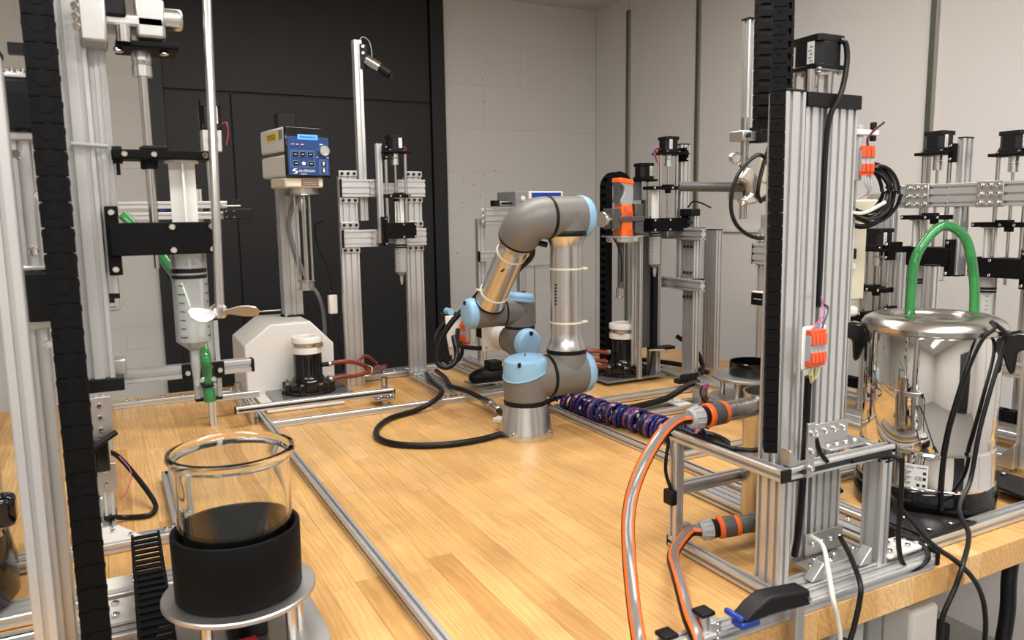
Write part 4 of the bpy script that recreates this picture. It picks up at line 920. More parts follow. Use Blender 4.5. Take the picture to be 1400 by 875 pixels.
wc = one(lambda b: (b.cyl((.885, 2.705, 1.145), (.93, 2.665, 1.105), .017, 'black', 16), b.cyl((.862, 2.72, 1.16), (.90, 2.69, 1.13), .018, 'steelpr', 16), b.cyl((.853, 2.725, 1.16), (.87, 2.715, 1.15), .006, 'black', 8)), 'webcam', pp)
one(lambda b: b.cyl((.925, 2.669, 1.109), (.932, 2.663, 1.103), .010, 'blackg', 14), 'lens', wc)
one(lambda b: b.tube([(.842, 2.735, 1.225), (.855, 2.735, 1.24), (.878, 2.735, 1.225), (.884, 2.73, 1.18), (.875, 2.72, 1.155)], .0022, 'mgrey', 6), 'webcam_cable', pp)
tag(one(lambda b: b.tube([(.70, 2.80, .60), (.672, 2.80, .585), (.675, 2.80, .52), (.70, 2.80, .45), (.715, 2.79, .38), (.722, 2.76, .20), (.735, 2.74, .06)], .0032, 'rubber', 6), 'thin_cable'), 'thin black cable hanging left of the silver portal', 'cable')
plg = thing('mains_adapter', 'small white plug-in adapter hanging on the door side of the left portal column', 'adapter', (.715, 2.78, .28))
one(lambda b: b.bb(.700, .730, 2.76, 2.79, .265, .335, 'whitep'), 'body', plg, .004)
one(lambda b: b.bb(.698, .728, 2.765, 2.80, .335, .352, 'black'), 'socket', plg, .003)
one(lambda b: b.tube([(.712, 2.78, .265), (.716, 2.78, .22), (.72, 2.78, .15), (.73, 2.76, .05)], .004, 'rubber', 6), 'cord', plg)

# left rear group, mostly hidden: frame behind the near left syringe
lr = thing('rear_left_frame', 'silver double beam and post behind the near left syringe at the door', 'frame', (.2, 2.40, 0))
rail((-.10, 2.36, .655), (.315, 2.36, .655), .02, .02, (0, 0, 1), lr); rail((-.10, 2.36, .625), (.315, 2.36, .625), .02, .02, (0, 0, 1), lr)
rail((.285, 2.40, .55), (.285, 2.40, .87), .02, .04, (1, 0, 0), lr)
rail((.245, 2.42, .0), (.245, 2.42, .70), .02, .04, (1, 0, 0), lr)
T = TR((.282, 2.34), 0); motor(lr, T, .862, .058, .075)
one(lambda b: (b.bb(.257, .309, 2.32, 2.37, .80, .862, 'alu_mat')), 'motor_mount', lr, .003)
one(lambda b: (b.cyl((.285, 2.315, .812), (.285, 2.315, .85), .011, 'whitep', 14), b.cyl((.285, 2.312, .828), (.285, 2.312, .838), .0125, 'redor', 14)), 'jaw_coupler', lr)
one(lambda b: b.bb(.30, .375, 2.30, 2.33, .613, .643, 'black'), 'end_sensor', lr, .003)
one(lambda b: b.bb(.295, .345, 2.30, 2.34, .648, .653, 'alu_mat'), 'sensor_plate', lr, .001)
one(lambda b: b.bb(.325, .345, 2.30, 2.33, .653, .668, 'black'), 'sensor_block', lr, .002)
screws([(.305 + .02*i, 2.30, .62 + .016*j) for i in range(2) for j in range(2)], (0, -1, 0), .003, lr)

# ------------------------------------------------------------------ frame behind the robot with a second blue-panel mixer head
rf = thing('beam_rack', 'silver frame with triple-slot beam half hidden behind the robot elbow', 'frame', (1.35, 2.72, 0))
rail((1.290, 2.72, .02), (1.290, 2.72, .60), .032, .032, (1, 0, 0), rf); rail((1.47, 2.72, .02), (1.47, 2.72, .55), .03, .03, (1, 0, 0), rf)
rail((1.285, 2.69, .608), (1.62, 2.69, .608), .062, .02, (0, 0, 1), rf); rail((1.27, 2.69, .455), (1.45, 2.69, .455), .04, .02, (0, 0, 1), rf, caps=(1, 0))
rail((1.35, 2.72, .405), (1.62, 2.72, .405), .02, .02, (0, 0, 1), rf)
rail((1.27, 2.60, .02), (1.27, 2.84, .02), .04, .04, (0, 0, 1), rf)
one(lambda b: b.bb(1.275, 1.295, 2.676, 2.68, .575, .640, 'alu_mat'), 'joint_plate', rf, .001)
screws([(1.285, 2.676, .585 + .022*i) for i in range(3)], (0, -1, 0), .006, rf)
one(lambda b: (b.bb(1.325, 1.347, 2.66, 2.70, .645, .668, 'black'), b.bb(1.347, 1.42, 2.675, 2.69, .646, .664, 'alu_mat'), b.cyl((1.36, 2.67, .657), (1.42, 2.67, .657), .004, 'black', 8)), 'limit_switch', rf, .002)
one(lambda b: b.cyl((1.52, 2.70, .17), (1.52, 2.70, .41), .004, 'steelpr', 8), 'thin_rod', rf)
m2 = thing('mixer_head', 'white mixer head with slanted blue front panel behind the robot elbow', 'mixer', (1.50, 2.72, .64))
one(lambda b: b.poly([(1.405, 2.64, .645), (1.405, 2.64, .702), (1.405, 2.80, .702), (1.405, 2.80, .645)], (.20, 0, 0), 'mgrey'), 'body', m2, .003)
one(lambda b: b.bb(1.46, 1.61, 2.628, 2.641, .645, .702, 'whitep'), 'front_frame', m2, .002)
one(lambda b: b.bb(1.468, 1.60, 2.625, 2.629, .655, .696, 'cobalt'), 'blue_panel', m2, .001)
one(lambda b: b.lathe((1.436, 2.639, .674), (0, -1, 0), [(.010, 0), (.010, .004), (.007, .005)], 'cream', 18), 'round_button', m2)
tag(one(lambda b: b.tube([(1.395, 2.64, .21), (1.405, 2.64, .29), (1.41, 2.64, .31), (1.43, 2.63, .30), (1.445, 2.62, .25), (1.45, 2.60, .2)], .0035, 'rubber', 6), 'thin_cable'), 'thin black cable arching behind the robot wrist', 'cable')
ms_ = thing('computer_mouse', 'black hand-held scanner shaped device lying under the robot wrist', 'device', (1.24, 2.42, 0))
one(lambda b: b.sphere((1.19, 2.44, .042), .075, 'black', 20, (1.2, .5, .45)), 'body', ms_)
one(lambda b: b.bb(1.17, 1.22, 2.41, 2.46, .066, .098, 'black'), 'clip', ms_, .004)
one(lambda b: b.bb(1.10, 1.26, 2.40, 2.48, .02, .026, 'alu_mat'), 'base_plate', ms_, .001)
ms_.name = 'hand_scanner'

# ------------------------------------------------------------------ orange tool on its stand
ot = thing('orange_tool', 'orange and grey handle shaped tool clamped above a round silver disc', 'tool', (1.60, 2.20, .52))
OX, OY = 1.585, 2.19
def P_(px, pz, dy=0): return (OX + px*.80, OY + dy, .535 + (pz - .535)*.86)
def otool(b):
    out = [(-.030, .535), (.028, .535), (.028, .648), (.024, .66), (-.028, .66), (-.030, .64)]
    b.poly([P_(x, z, -.026) for x, z in out], (0, .052, 0), 'orange')
one(otool, 'lower_body', ot, .005)
for k in range(6): one(lambda b: b.bb(OX - .002, OX + .021, OY - .029, OY - .025, .615 - k*.007 - (k > 2)*.04, .6185 - k*.007 - (k > 2)*.04, 'redor'), 'grip_rib', ot)
def ohand(b):
    out = [(-.030, .658), (.028, .658), (.034, .70), (.030, .745), (-.012, .752), (-.034, .748), (-.034, .742), (-.02, .735), (-.012, .72), (-.016, .70), (-.030, .68)]
    b.poly([P_(x, z, -.022) for x, z in out], (0, .044, 0), 'lgrey')
one(ohand, 'grey_handle', ot, .004)
one(lambda b: b.poly([P_(x, z, -.025) for x, z in ((-.040, .745), (.034, .738), (.034, .752), (.028, .757), (-.036, .766), (-.040, .762))], (0, .05, 0), 'orange'), 'top_cap', ot, .003)
one(lambda b: b.poly([P_(x, z, -.018) for x, z in ((-.040, .75), (-.034, .75), (-.030, .70), (-.040, .67), (-.044, .67), (-.037, .70))], (0, .036, 0), 'dgrey'), 'trigger', ot, .001)
os_ = thing('tool_stand', 'dark post and round silver disc carrying the orange tool right of the robot', 'stand', (OX, OY, .0))
one(lambda b: (b.bb(OX - .065, OX - .032, OY - .03, OY + .03, .56, .63, 'dgrey'), b.bb(OX + .030, OX + .062, OY - .03, OY + .03, .545, .645, 'dgrey'), b.bb(OX - .04, OX + .064, OY - .037, OY - .030, .585, .603, 'dgrey')), 'clamp_jaw', os_, .003)
one(lambda b: (b.lathe((OX - .065, OY - .02, .594), (-1, -.3, 0), [(.007, 0), (.007, .03), (.005, .03), (.005, .038), (.024, .04), (.026, .042), (.026, .052), (.024, .054)], 'alu_raw', 24)), 'clamp_knob', os_)
one(lambda b: b.lathe((OX, OY, .515), (0, 0, 1), [(.055, 0), (.058, .003), (.058, .016), (.075, .018), (.075, .022)], 'alu_raw', 40), 'round_disc', os_)
one(lambda b: b.cyl((OX - .01, OY, .345), (OX - .01, OY, .515), .011, 'dgrey', 14), 'drive_shaft', os_)
one(lambda b: b.lathe((OX - .012, OY, .322), (0, 0, 1), [(.0165, 0), (.0165, .004), (.0145, .006), (.0145, .032), (.010, .036)], 'steelpr', 10), 'rotor_head', os_)
one(lambda b: b.tube([(OX - .06, OY - .03, .555), (OX - .065, OY - .03, .54), (OX - .03, OY - .03, .47), (OX - .02, OY - .02, .38)], .003, 'rubber', 6), 'cord', os_)
one(lambda b: b.tube([(OX - .035, OY - .03, .65), (OX + .0, OY - .04, .605), (OX + .02, OY - .04, .59)], .0012, 'wire_p', 5), 'wire', os_)
one(lambda b: b.prof((1.68, 2.26, .02), (1.68, 2.26, .52), .02, .02, (1, 0, 0), 'alu'), 'post', os_)
one(lambda b: b.bb(OX + .03, 1.71, OY, OY + .05, .53, .545, 'dgrey'), 'arm', os_, .002)
# arched black cable chain behind the orange tool: links along an inverted U
ac = thing('cable_chain', 'black cable chain bent into an arch above and behind the orange tool', 'cable chain', (1.70, 2.40, .1))
first = None
def arch(i):
    n = 24
    if i < n: return Vector((1.630, 2.36, .082 + i*.0265)), 0
    k = i - n
    if k < 6: 
        t = PI * (k + .5) / 6; return Vector((1.675 - .045*math.cos(t), 2.36, .705 + .045*math.sin(t))), -t
    return Vector((1.720, 2.36, .70 - (k - 6)*.0265)), PI
b = MB()
for s in (-1, 1):
    b.box((0, s*.019, 0), (.026, .005, .027), 'blackm')
    b.box((s*.0115, 0, 0), (.003, .036, .014), 'blackm')
for i in range(24 + 6 + 5):
    p, t = arch(i)
    if first is None: o = b.build('chain_link', ac); first = o
    else: o = first.copy(); COL.objects.link(o)
    o.matrix_basis = Matrix.Translation(p) @ Matrix.Rotation(-t if 0 else t, 4, 'Y').inverted()
# ------------------------------------------------------------------ right rear dosing frame along the right wall
rr = thing('rear_right_frame', 'silver frame of tall slotted columns and beams right of the orange tool', 'frame', (1.85, 2.2, 0))
rail((1.80, 2.29, .02), (1.80, 2.29, .60), .06, .02, (0, 1, 0), rr); rail((1.862, 2.155, .02), (1.862, 2.155, .60), .06, .03, (0, 1, 0), rr)
rail((2.02, 2.22, .02), (2.02, 2.22, .545), .07, .03, (0, 1, 0), rr, caps=(0, 1))
rail((1.665, 2.20, .02), (1.665, 2.20, .60), .012, .02, (1, 0, 0), rr)
rail((2.16, 2.08, .02), (2.16, 2.08, .60), .06, .03, (0, 1, 0), rr)
for z in (.537, .357):
    rail((1.83, 2.06, z), (1.83, 2.40, z), .04, .02, (0, 0, 1), rr, caps=(0, 0))
    one(lambda b: b.bb(1.838, 1.842, 2.14, 2.185, z - .025, z + .025, 'alu_mat'), 'joint_plate', rr, .001)
    screws([(1.838, 2.15 + .022*i, z - .014 + .028*j) for i in range(2) for j in range(2)], (-1, 0, 0), .006, rr)
    one(lambda b: b.bb(1.832, 1.872, 2.098, 2.118, z - .022, z + .022, 'black'), 'end_cap', rr, .001)
    screws([(1.84, 2.13 + .018*i, z + dz) for i in range(3) for dz in (-.045, .042)], (-1, 0, 0), .006, rr, 'slot', 'bolt_hole')
    one(lambda b: b.bb(1.828, 1.832, 2.27, 2.31, z - .02, z + .02, 'alu_mat'), 'joint_plate', rr, .001)
    screws([(1.828, 2.28 + .02*i, z - .012 + .024*j) for i in range(2) for j in range(2)], (-1, 0, 0), .006, rr)
one(lambda b: b.bb(1.832, 1.872, 2.125, 2.19, .60, .625, 'black'), 'cable_holder', rr, .003)
one(lambda b: b.bb(1.69, 1.755, 2.255, 2.262, .12, .59, 'dgrey'), 'grey_panel', rr, .001)
one(lambda b: b.bb(1.755, 1.775, 2.235, 2.262, .11, .60, 'black'), 'panel_rail', rr, .001)
one(lambda b: b.bb(1.73, 1.83, 2.20, 2.24, .115, .125, 'black'), 'stop_plate', rr, .001)
one(lambda b: (b.cyl((1.70, 2.19, .123), (1.77, 2.19, .118), .004, 'steelpr', 8), b.cyl((1.72, 2.19, .118), (1.70, 2.19, .03), .004, 'black', 8)), 'stay_rod', rr)
station('tall rear dosing unit with label-marked motor beside the orange tool', (1.777, 2.19), PI, .852, .355, .822, .699, .594, .548, dcol=-.080, dsyr=.055, colw=.022, colh=.04, mlab=(1,-1), mir=-1, syr_label='graduated syringe hanging right of the orange tool', syr_zb=.4325, tip=.045, piston=.530)
for nm, T in (('small', TR((1.80, 2.36), 0)),):
    t = thing('stepper_stand', 'short motor on a small bracket just behind the tall rear dosing unit', 'motor', (1.80, 2.36, .60))
    motor(t, T, .738, .058, .058, wires=False)
    part(t, T, 'mount_plate', lambda b: b.bb(-.05, .04, -.034, .034, .729, .737, 'blackm'), .002)
    part(t, T, 'mount_block', lambda b: (b.bb(-.03, -.012, -.03, .03, .66, .729, 'alu_mat'), b.cyl((.02, 0, .56), (.02, 0, .729), .005, 'steelpr', 10), b.cyl((0, 0, .56), (0, 0, .729), .009, 'dgrey', 10)), .001)
tag(one(lambda b: b.tube([(1.835, 2.15, .63), (1.84, 2.13, .65), (1.85, 2.10, .645), (1.86, 2.06, .628)], .003, 'rubber', 6), 'short_cable'), 'short black cable on top of the rear silver column', 'cable')
tag(one(lambda b: b.tube([(1.92, 2.30, .14), (1.94, 2.22, .10), (1.91, 2.14, .05), (1.87, 2.10, .035)], .009, 'rubber', 8), 'thick_cable'), 'thick black cable bent behind the rear silver columns at bench level', 'cable')
tag(one(lambda b: b.tube([(1.72, 2.40, .055), (1.80, 2.34, .052), (1.88, 2.22, .045), (1.90, 2.10, .035)], .009, 'rubber', 8), 'floor_cable'), 'black cable lying along the rear rails behind the right pump', 'cable')

# ------------------------------------------------------------------ dish on its turning stand
dx, dy = 1.722, 1.727
dsn = thing('turntable', 'round silver turntable on posts above a plate in front of the right wall', 'turntable', (dx, dy, .02))
one(lambda b: b.lathe((dx, dy, .105), (0, 0, 1), [(.105, 0), (.108, .002), (.108, .008), (.105, .010)], 'alu_mat', 56), 'round_plate', dsn)
one(lambda b: b.lathe((dx - .012, dy - .012, .045), (0, 0, 1), [(.001, 0), (.115, 0), (.115, .006), (.001, .006)], 'alu_mat', 40, False), 'lower_plate', dsn)
for k in range(5):
    a = 1 + 2*PI*k/5; one(lambda b: b.cyl((dx + .075*math.cos(a), dy + .075*math.sin(a), .05), (dx + .075*math.cos(a), dy + .075*math.sin(a), .105), .008, 'steelpr', 12), 'post', dsn)
one(lambda b: b.bb(dx - .03, dx + .04, dy - .05, dy + .0, .052, .10, 'brass'), 'drive_motor', dsn, .004)
one(lambda b: b.bb(dx - .06, dx + .08, dy - .06, dy + .06, .0, .045, 'black'), 'carriage', dsn, .003)
rail((1.30, 1.815, .012), (1.66, 1.815, .012), par=dsn, caps=(1, 0)); rail((1.30, 1.875, .012), (1.70, 1.875, .012), par=dsn)
rail((1.21, 2.02, .012), (1.78, 2.02, .012), .02, .03, par=dsn)
for x in (1.33, 1.52): one(lambda b: b.bb(x, x + .05, 1.805, 1.885, .022, .028, 'white'), 'joint_plate', dsn, .001)
one(lambda b: b.bb(1.285, 1.30, 1.80, 1.83, .0, .024, 'black'), 'end_cap', dsn, .001)
screws([(1.345, 1.825, .028), (1.345, 1.865, .028), (1.54, 1.825, .028), (1.54, 1.865, .028)], (0, 0, 1), .006, dsn)
one(lambda b: (b.bb(1.60, 1.63, 1.80, 1.84, .022, .085, 'alu_mat'), b.bb(1.605, 1.63, 1.795, 1.80, .07, .085, 'wire_p')), 'sensor_block', dsn, .002)
dsh = tag(one(lambda b: b.lathe((dx + .018, dy - .004, .1155), (0, 0, 1), [(.001, 0), (.070, 0), (.0715, .002), (.0715, .040), (.070, .0415), (.068, .040), (.068, .004), (.001, .004)], 'blackg', 56, False), 'black_dish'), 'shallow glossy black dish on the silver turntable', 'dish')
tag(one(lambda b: b.tube([(1.62, 1.83, .085), (1.58, 1.84, .075), (1.50, 1.84, .045), (1.40, 1.83, .038), (1.33, 1.82, .036), (1.295, 1.77, .030), (1.30, 1.70, .03), (1.315, 1.68, .05)], .010, 'rubber', 10), 'sleeved_cable'), 'thick black sleeved cable lying on the rail right of the coiled tubing', 'cable')
tag(one(lambda b: b.tube([(1.605, 1.80, .08), (1.59, 1.79, .06), (1.60, 1.78, .03), (1.625, 1.775, .010)], .003, 'rubber', 6), 'looped_wire'), 'thin black wire loop beside the turntable sensor', 'wire')
one(lambda b: (b.bb(1.70, 1.78, 2.02, 2.05, .03, .045, 'black'), [b.lathe((1.71 + .02*i, 2.02, .055), (0, -1, .3), [(.009, 0), (.009, .012)], 'black', 10) for i in range(4)]), 'valve_row', dsn, .001)

# ------------------------------------------------------------------ coiled tubing
co = thing('coiled_tubing', 'tightly coiled navy and red pneumatic tubing lying along the right rail', 'tubing', (1.27, 1.75, 0))
CA, CB = Vector((1.238, 2.02, .034)), Vector((1.325, 1.49, .034))
def coil(b, off, m, n=28, R=.031):
    ax = (CB - CA); u = ax.normalized(); s = u.cross(Vector((0, 0, 1))).normalized(); w = s.cross(u); pts = []
    for k in range(n*12 + 1):
        t = k/(n*12); a = 2*PI*k/12 + off; rr = R * (1 + .10*math.sin(k*.13 + off))
        wob = Vector((.006*math.sin(k*.045), 0, 0)); sp = t + .010*math.sin(k*.21)
        q = CA + ax*sp + s*(rr*math.cos(a)) + w*(rr*.95*math.sin(a)) + wob; q.z = max(q.z, .0052); pts.append(q)
    b.tube(pts, .0042, m, 6, False)
for off, m in ((0, 'navy'), (.55, 'navy'), (1.15, 'rosy'), (1.7, 'navy'), (2.3, 'rubber')): one(lambda b: coil(b, off, m), 'tube_coil', co)
one(lambda b: b.tube([(1.325, 1.49, .03), (1.36, 1.45, .02), (1.40, 1.47, .014), (1.415, 1.53, .014), (1.39, 1.58, .018)], .010, 'rubber', 10), 'sleeve', co)
one(lambda b: b.tube([(1.325, 1.50, .04), (1.345, 1.47, .02), (1.37, 1.475, .012)], .0042, 'navy', 6), 'tube_end', co)
one(lambda b: b.tube([(1.238, 2.02, .05), (1.20, 2.04, .035), (1.15, 1.99, .03), (1.10, 1.92, .03)], .009, 'rubber', 8), 'sleeve', co)

# ------------------------------------------------------------------ right foreground: cage and tower
cg = thing('cage_frame', 'box frame of silver profiles at the front right holding the tall right tower', 'frame', (1.0, .93, .0))
rail((.893, 1.065, .02), (.893, 1.065, .205), .02, .02, (1, 0, 0), cg)
rail((.893, 1.075, .215), (.893, .812, .215), .02, .02, (0, 0, 1), cg, caps=(0, 1))
rail((.893, 1.075, .012), (.893, .80, .012), .02, .02, (0, 0, 1), cg, caps=(1, 0))
rail((.903, 1.068, .112), (1.16, 1.068, .112), .02, .02, (0, 0, 1), cg)
rail((.903, .822, .215), (1.150, .822, .215), .02, .02, (0, 0, 1), cg, caps=(0, 1))
one(lambda b: b.bb(.93, 1.14, .8105, .8135, .211, .219, 'slot'), 'slot_shade_strip', cg)  # dark strip imitates the shaded slot of the top front rail
rail((1.125, 1.06, .215), (1.125, .832, .215), .02, .02, (0, 0, 1), cg)
rail((1.125, .825, .02), (1.125, .825, .205), .04, .022, (0, 1, 0), cg)
one(lambda b: b.bb(1.115, 1.135, .805, .845, .199, .205, 'black'), 'cover_strip', cg, .001)
rail((1.125, 1.06, .02), (1.125, 1.06, .205), .02, .02, (1, 0, 0), cg)
rail((.903, .83, .012), (1.235, .83, .012), .04, .02, (0, 1, 0), cg)
rail((.62, .797, .011), (1.24, .797, .011), .02, .022, (0, 0, 1), cg)
rail((1.125, .86, .012), (1.125, 1.30, .012), .02, .06, (0, 0, 1), cg)
one(lambda b: b.bb(1.238, 1.246, .782, .846, .0, .030, 'black'), 'end_cap', cg, .002)
one(lambda b: b.poly([(1.135, .85, .028), (1.235, .85, .028), (1.235, .80, .028), (1.135, .80, .028)], (0, 0, .006), 'white'), 'foot_plate', cg, .002)
screws([(1.15 + .024*i, .812 + .022*(j), .034) for i in range(4) for j in range(2)], (0, 0, 1), .0052, cg)
one(lambda b: b.bb(.985, 1.115, .835, .868, .022, .030, 'alu_mat'), 'foot_plate', cg, .001)
screws([(.995 + .024*i, .845 + .013*(i % 2), .030) for i in range(6)], (0, 0, 1), .0052, cg)
def gus(b, x, y, z, s):
    b.poly([(x, y, z), (x + s*.028, y, z), (x, y, z + .028)], (0, -.02, 0), 'alu_mat')
for x, y, z, s in ((.903, .832, .226, 1), (1.102, .83, .026, -1), (.99, .832, .024, -1)):
    one(lambda b: gus(b, x, y, z, s), 'angle_bracket', cg, .002)
one(lambda b: (b.bb(.905, .925, 1.058, 1.072, .185, .203, 'mgrey'), b.bb(.905, .925, 1.058, 1.072, .024, .044, 'mgrey')), 'angle_bracket', cg, .003)
one(lambda b: b.bb(.870, .884, 1.05, 1.075, .088, .116, 'black'), 'corner_sensor', cg, .003)
one(lambda b: b.tube([(.878, 1.062, .116), (.872, 1.07, .15), (.88, 1.075, .19), (.89, 1.07, .226), (.893, 1.0, .227), (.893, .92, .227)], .0035, 'rubber', 6), 'sensor_cable', cg)
one(lambda b: b.tube([(.893, .93, .227), (.915, .89, .232), (.945, .90, .25)], .0045, 'rubber', 6), 'sensor_cable', cg)

rt = thing('right_tower', 'tall tower of broad slotted silver columns with stepper motor on top at front right', 'tower', (1.02, .87, .022))
rail((.924, .862, .022), (.924, .862, .792), .042, .036, (1, 0, 0), rt, caps=(0, 1))
rail((.910, .834, .022), (.910, .834, .200), .02, .02, (1, 0, 0), rt)
rail((1.004, .893, .022), (1.004, .893, .778), .038, .03, (1, 0, 0), rt)
rail((1.066, .888, .022), (1.066, .888, .778), .070, .022, (1, 0, 0), rt)
one(lambda b: b.bb(.980, 1.103, .872, .935, .778, .800, 'black'), 'head_plate', rt, .001)
one(lambda b: (b.bb(.921, .934, .8385, .840, .15, .20, 'black')), 'cover_strip', rt)
one(lambda b: b.bb(.916, .950, .822, .850, .197, .204, 'black'), 'cover_strip', rt, .001)
one(lambda b: b.bb(.935, .950, .807, .812, .205, .292, 'alu_mat'), 'joint_strip', rt, .001)
screws([(.9425, .807, z) for z in (.220, .248, .276)], (0, -1, 0), .0048, rt)
one(lambda b: b.bb(1.02, 1.107, .835, .877, .226, .230, 'alu_mat'), 'angle_plate', rt, .001)
one(lambda b: b.bb(1.02, 1.107, .873, .877, .226, .262, 'alu_mat'), 'angle_plate', rt, .001)
screws([(1.03 + .022*i, .850, .230) for i in range(4)], (0, 0, 1), .005, rt)
screws([(1.03 + .022*i, .873, .248) for i in range(4)], (0, -1, 0), .005, rt)
one(lambda b: b.bb(1.015, 1.107, .873, .877, .03, .07, 'alu_mat'), 'angle_plate', rt, .001)
screws([(1.03 + .022*i, .873, .052) for i in range(4)], (0, -1, 0), .0052, rt)
for x, y in ((1.0, .888), (1.04, .886), (1.045, .93), (1.0, .925)):
    one(lambda b: b.cyl((x, y, .80), (x, y, .836), .0075, 'steelpr', 14), 'spacer_post', rt)
one(lambda b: b.lathe((1.022, .905, .80), (0, 0, 1), [(.012, 0), (.012, .010), (.011, .011), (.012, .013), (.012, .038)], 'alu_raw', 18), 'shaft_coupler', rt)
T = TR((1.034, .905), 0)
motor(rt, T, .836, .060, .054, wires=False, lab='x')
part(rt, T, 'motor_flange', lambda b: (b.bb(-.030, .030, -.030, .030, .835, .8385, 'alu_mat'), b.lathe((0, 0, .829), (0, 0, 1), [(.024, 0), (.024, .006)], 'alu_raw', 24)), .001)
screws([T @ Vector((sx*.024, sy*.024, .835)) for sx in (-1, 1) for sy in (-1, 1)], (0, 0, -1), .004, rt)
one(lambda b: b.tube([(1.047, .874, .882), (1.056, .870, .876), (1.058, .868, .850), (1.050, .866, .815), (1.040, .866, .79), (1.030, .872, .765), (1.028, .876, .72), (1.028, .877, .58), (1.028, .878, .46)], .0045, 'rubber', 8), 'motor_cable', rt)
one(lambda b: b.tube([(.956, .83, .36), (.960, .834, .33), (.966, .840, .24), (.970, .85, .10), (.972, .858, .05)], .0060, 'rubber', 8), 'riser_cable', rt)
cp = one(lambda b: b.bb(.938, .988, .826, .832, .372, .440, 'white'), 'connector_plate', rt, .003)
wago(rt, (.958, .826, .407), (1, 0, 0), (0, 0, 1), 4, 1.35)
for k, m in enumerate(('wire_r', 'wire_b', 'wire_p', 'rubber')):
    one(lambda b: b.tube([(.949 + k*.0082, .823, .426), (.953 + k*.007, .822, .438), (.985 + (k % 2)*.012, .832, .455 + k*.003), (1.004, .85, .470), (1.026, .872, .478)], .0012, m, 5), 'wire', rt)
for k, m in enumerate(('wire_y', 'wire_w', 'wire_y', 'wire_w')):
    one(lambda b: b.tube([(.947 + k*.008, .823, .386), (.945 + k*.0075, .82, .370), (.953 + k*.003, .822, .352 + k*.002), (.957, .828, .355)], .0014, m, 5), 'wire', rt)
one(lambda b: b.tube([(.965, .818, .262), (.972, .816, .240), (.985, .812, .222)], .004, 'rubber', 6), 'jumper_cable', rt)

chain('long black cable chain running up the front right tower past the picture top', (.886, .838, .250), 37, .0192, .032, .0195, (-.014, 0, 1), (.66, .75, 0), solid=True)
chain('short wide black cable chain strand at the top behind the right tower chain', (.962, .928, .745), 13, .0192, .056, .024, (-.012, 0, 1), (.86, -.5, 0))
# axis behind the chain with the retort clamp and dark rod
ra = thing('clamp_rail', 'slim silver upright with steel rod and black clamp blocks behind the right chain', 'stand', (1.19, 1.24, .60))
one(lambda b: b.prof((1.228, 1.25, .78), (1.228, 1.25, 1.01), .030, .022, (1, 0, 0), 'alu'), 'upright', ra)
one(lambda b: b.bb(1.212, 1.244, 1.238, 1.262, 1.01, 1.014, 'black'), 'end_cap', ra)
one(lambda b: b.cyl((1.193, 1.22, .600), (1.193, 1.22, .808), .0105, 'steelpr', 18), 'steel_rod', ra)
for z in (.770, .650):
    one(lambda b: b.bb(1.165, 1.25, 1.20, 1.24, z - .010, z + .010, 'alu_mat'), 'clamp_arm', ra, .002)
    one(lambda b: b.bb(1.20, 1.225, 1.185, 1.215, z - .014, z + .018, 'black'), 'clamp_block', ra, .002)
    one(lambda b: b.cyl((1.178, 1.195, z), (1.178, 1.20, z), .005, 'ink', 10), 'clamp_bore', ra)
one(lambda b: b.bb(1.25, 1.275, 1.19, 1.24, .64, .73, 'cream'), 'white_block', ra, .006)
one(lambda b: b.bb(1.258, 1.262, 1.18, 1.19, .66, .72, 'redor'), 'orange_strip', ra, .001)
M['castm'] = pmat('cast_zinc', (.62, .56, .47, 1), .33, .85)
rc_ = thing('retort_clamp', 'cast metal laboratory clamp with a wing screw gripping the dark grey tube', 'clamp', (1.17, 1.21, .66))
one(lambda b: (b.poly([(1.140, 1.20, .680), (1.155, 1.20, .705), (1.172, 1.20, .706), (1.188, 1.20, .684), (1.215, 1.20, .672), (1.240, 1.20, .676), (1.240, 1.20, .660), (1.215, 1.20, .650), (1.185, 1.20, .632), (1.158, 1.20, .628), (1.148, 1.20, .640), (1.172, 1.20, .652), (1.160, 1.20, .672)], (0, -.024, 0), 'castm')), 'jaw', rc_, .005)
one(lambda b: (b.tube([(1.165, 1.185, .69), (1.148, 1.18, .704), (1.138, 1.18, .712)], .0045, 'steelpr', 8), b.sphere((1.126, 1.18, .722), .016, 'steelpr', 14, (1.1, .25, .8))), 'wing_screw', rc_)
one(lambda b: b.tube([(1.16, 1.185, .645), (1.150, 1.18, .632), (1.145, 1.18, .628)], .003, 'steelpr', 6), 'screw_tip', rc_)
one(lambda b: b.cyl((1.19, 1.20, .662), (1.26, 1.22, .668), .006, 'steelpr', 10), 'clamp_shaft', rc_)
tag(one(lambda b: (b.lathe((1.052, 1.262, .669), (1.0, -.55, -.03), [(.0068, .002), (.0092, 0), (.0100, .001), (.0100, .145)], 'dgrey', 24), b.lathe((1.052, 1.262, .669), (1, -.55, -.03), [(.0085, .0005), (.0085, .0008)], 'ink', 20)), 'grey_tube'), 'dark grey horizontal tube held by the retort clamp', 'tube')
tag(one(lambda b: b.tube([(1.216, 1.18, .79), (1.212, 1.17, .76), (1.190, 1.17, .70), (1.180, 1.17, .655), (1.20, 1.18, .635)], .0042, 'rubber', 8), 'clamp_cable'), 'black cable hanging down beside the steel clamp rod', 'cable')
tag(one(lambda b: b.tube([(1.213, 1.205, .650), (1.214, 1.19, .66), (1.214, 1.175, .68), (1.205, 1.17, .715), (1.175, 1.17, .728), (1.135, 1.18, .69), (1.118, 1.18, .63), (1.13, 1.17, .585), (1.18, 1.16, .562), (1.235, 1.15, .585), (1.26, 1.15, .61)], .0042, 'rubber', 8), 'loop_cable'), 'black cable forming a wide round loop left of the right tower', 'cable')
bc = thing('column_clamp', 'silver three-slot cross block on a slim column just left of the right chain', 'frame', (1.9, 1.9, .0))
rail((1.86, 1.745, .05), (1.86, 1.745, .56), .06, .03, (0, 1, 0), bc)
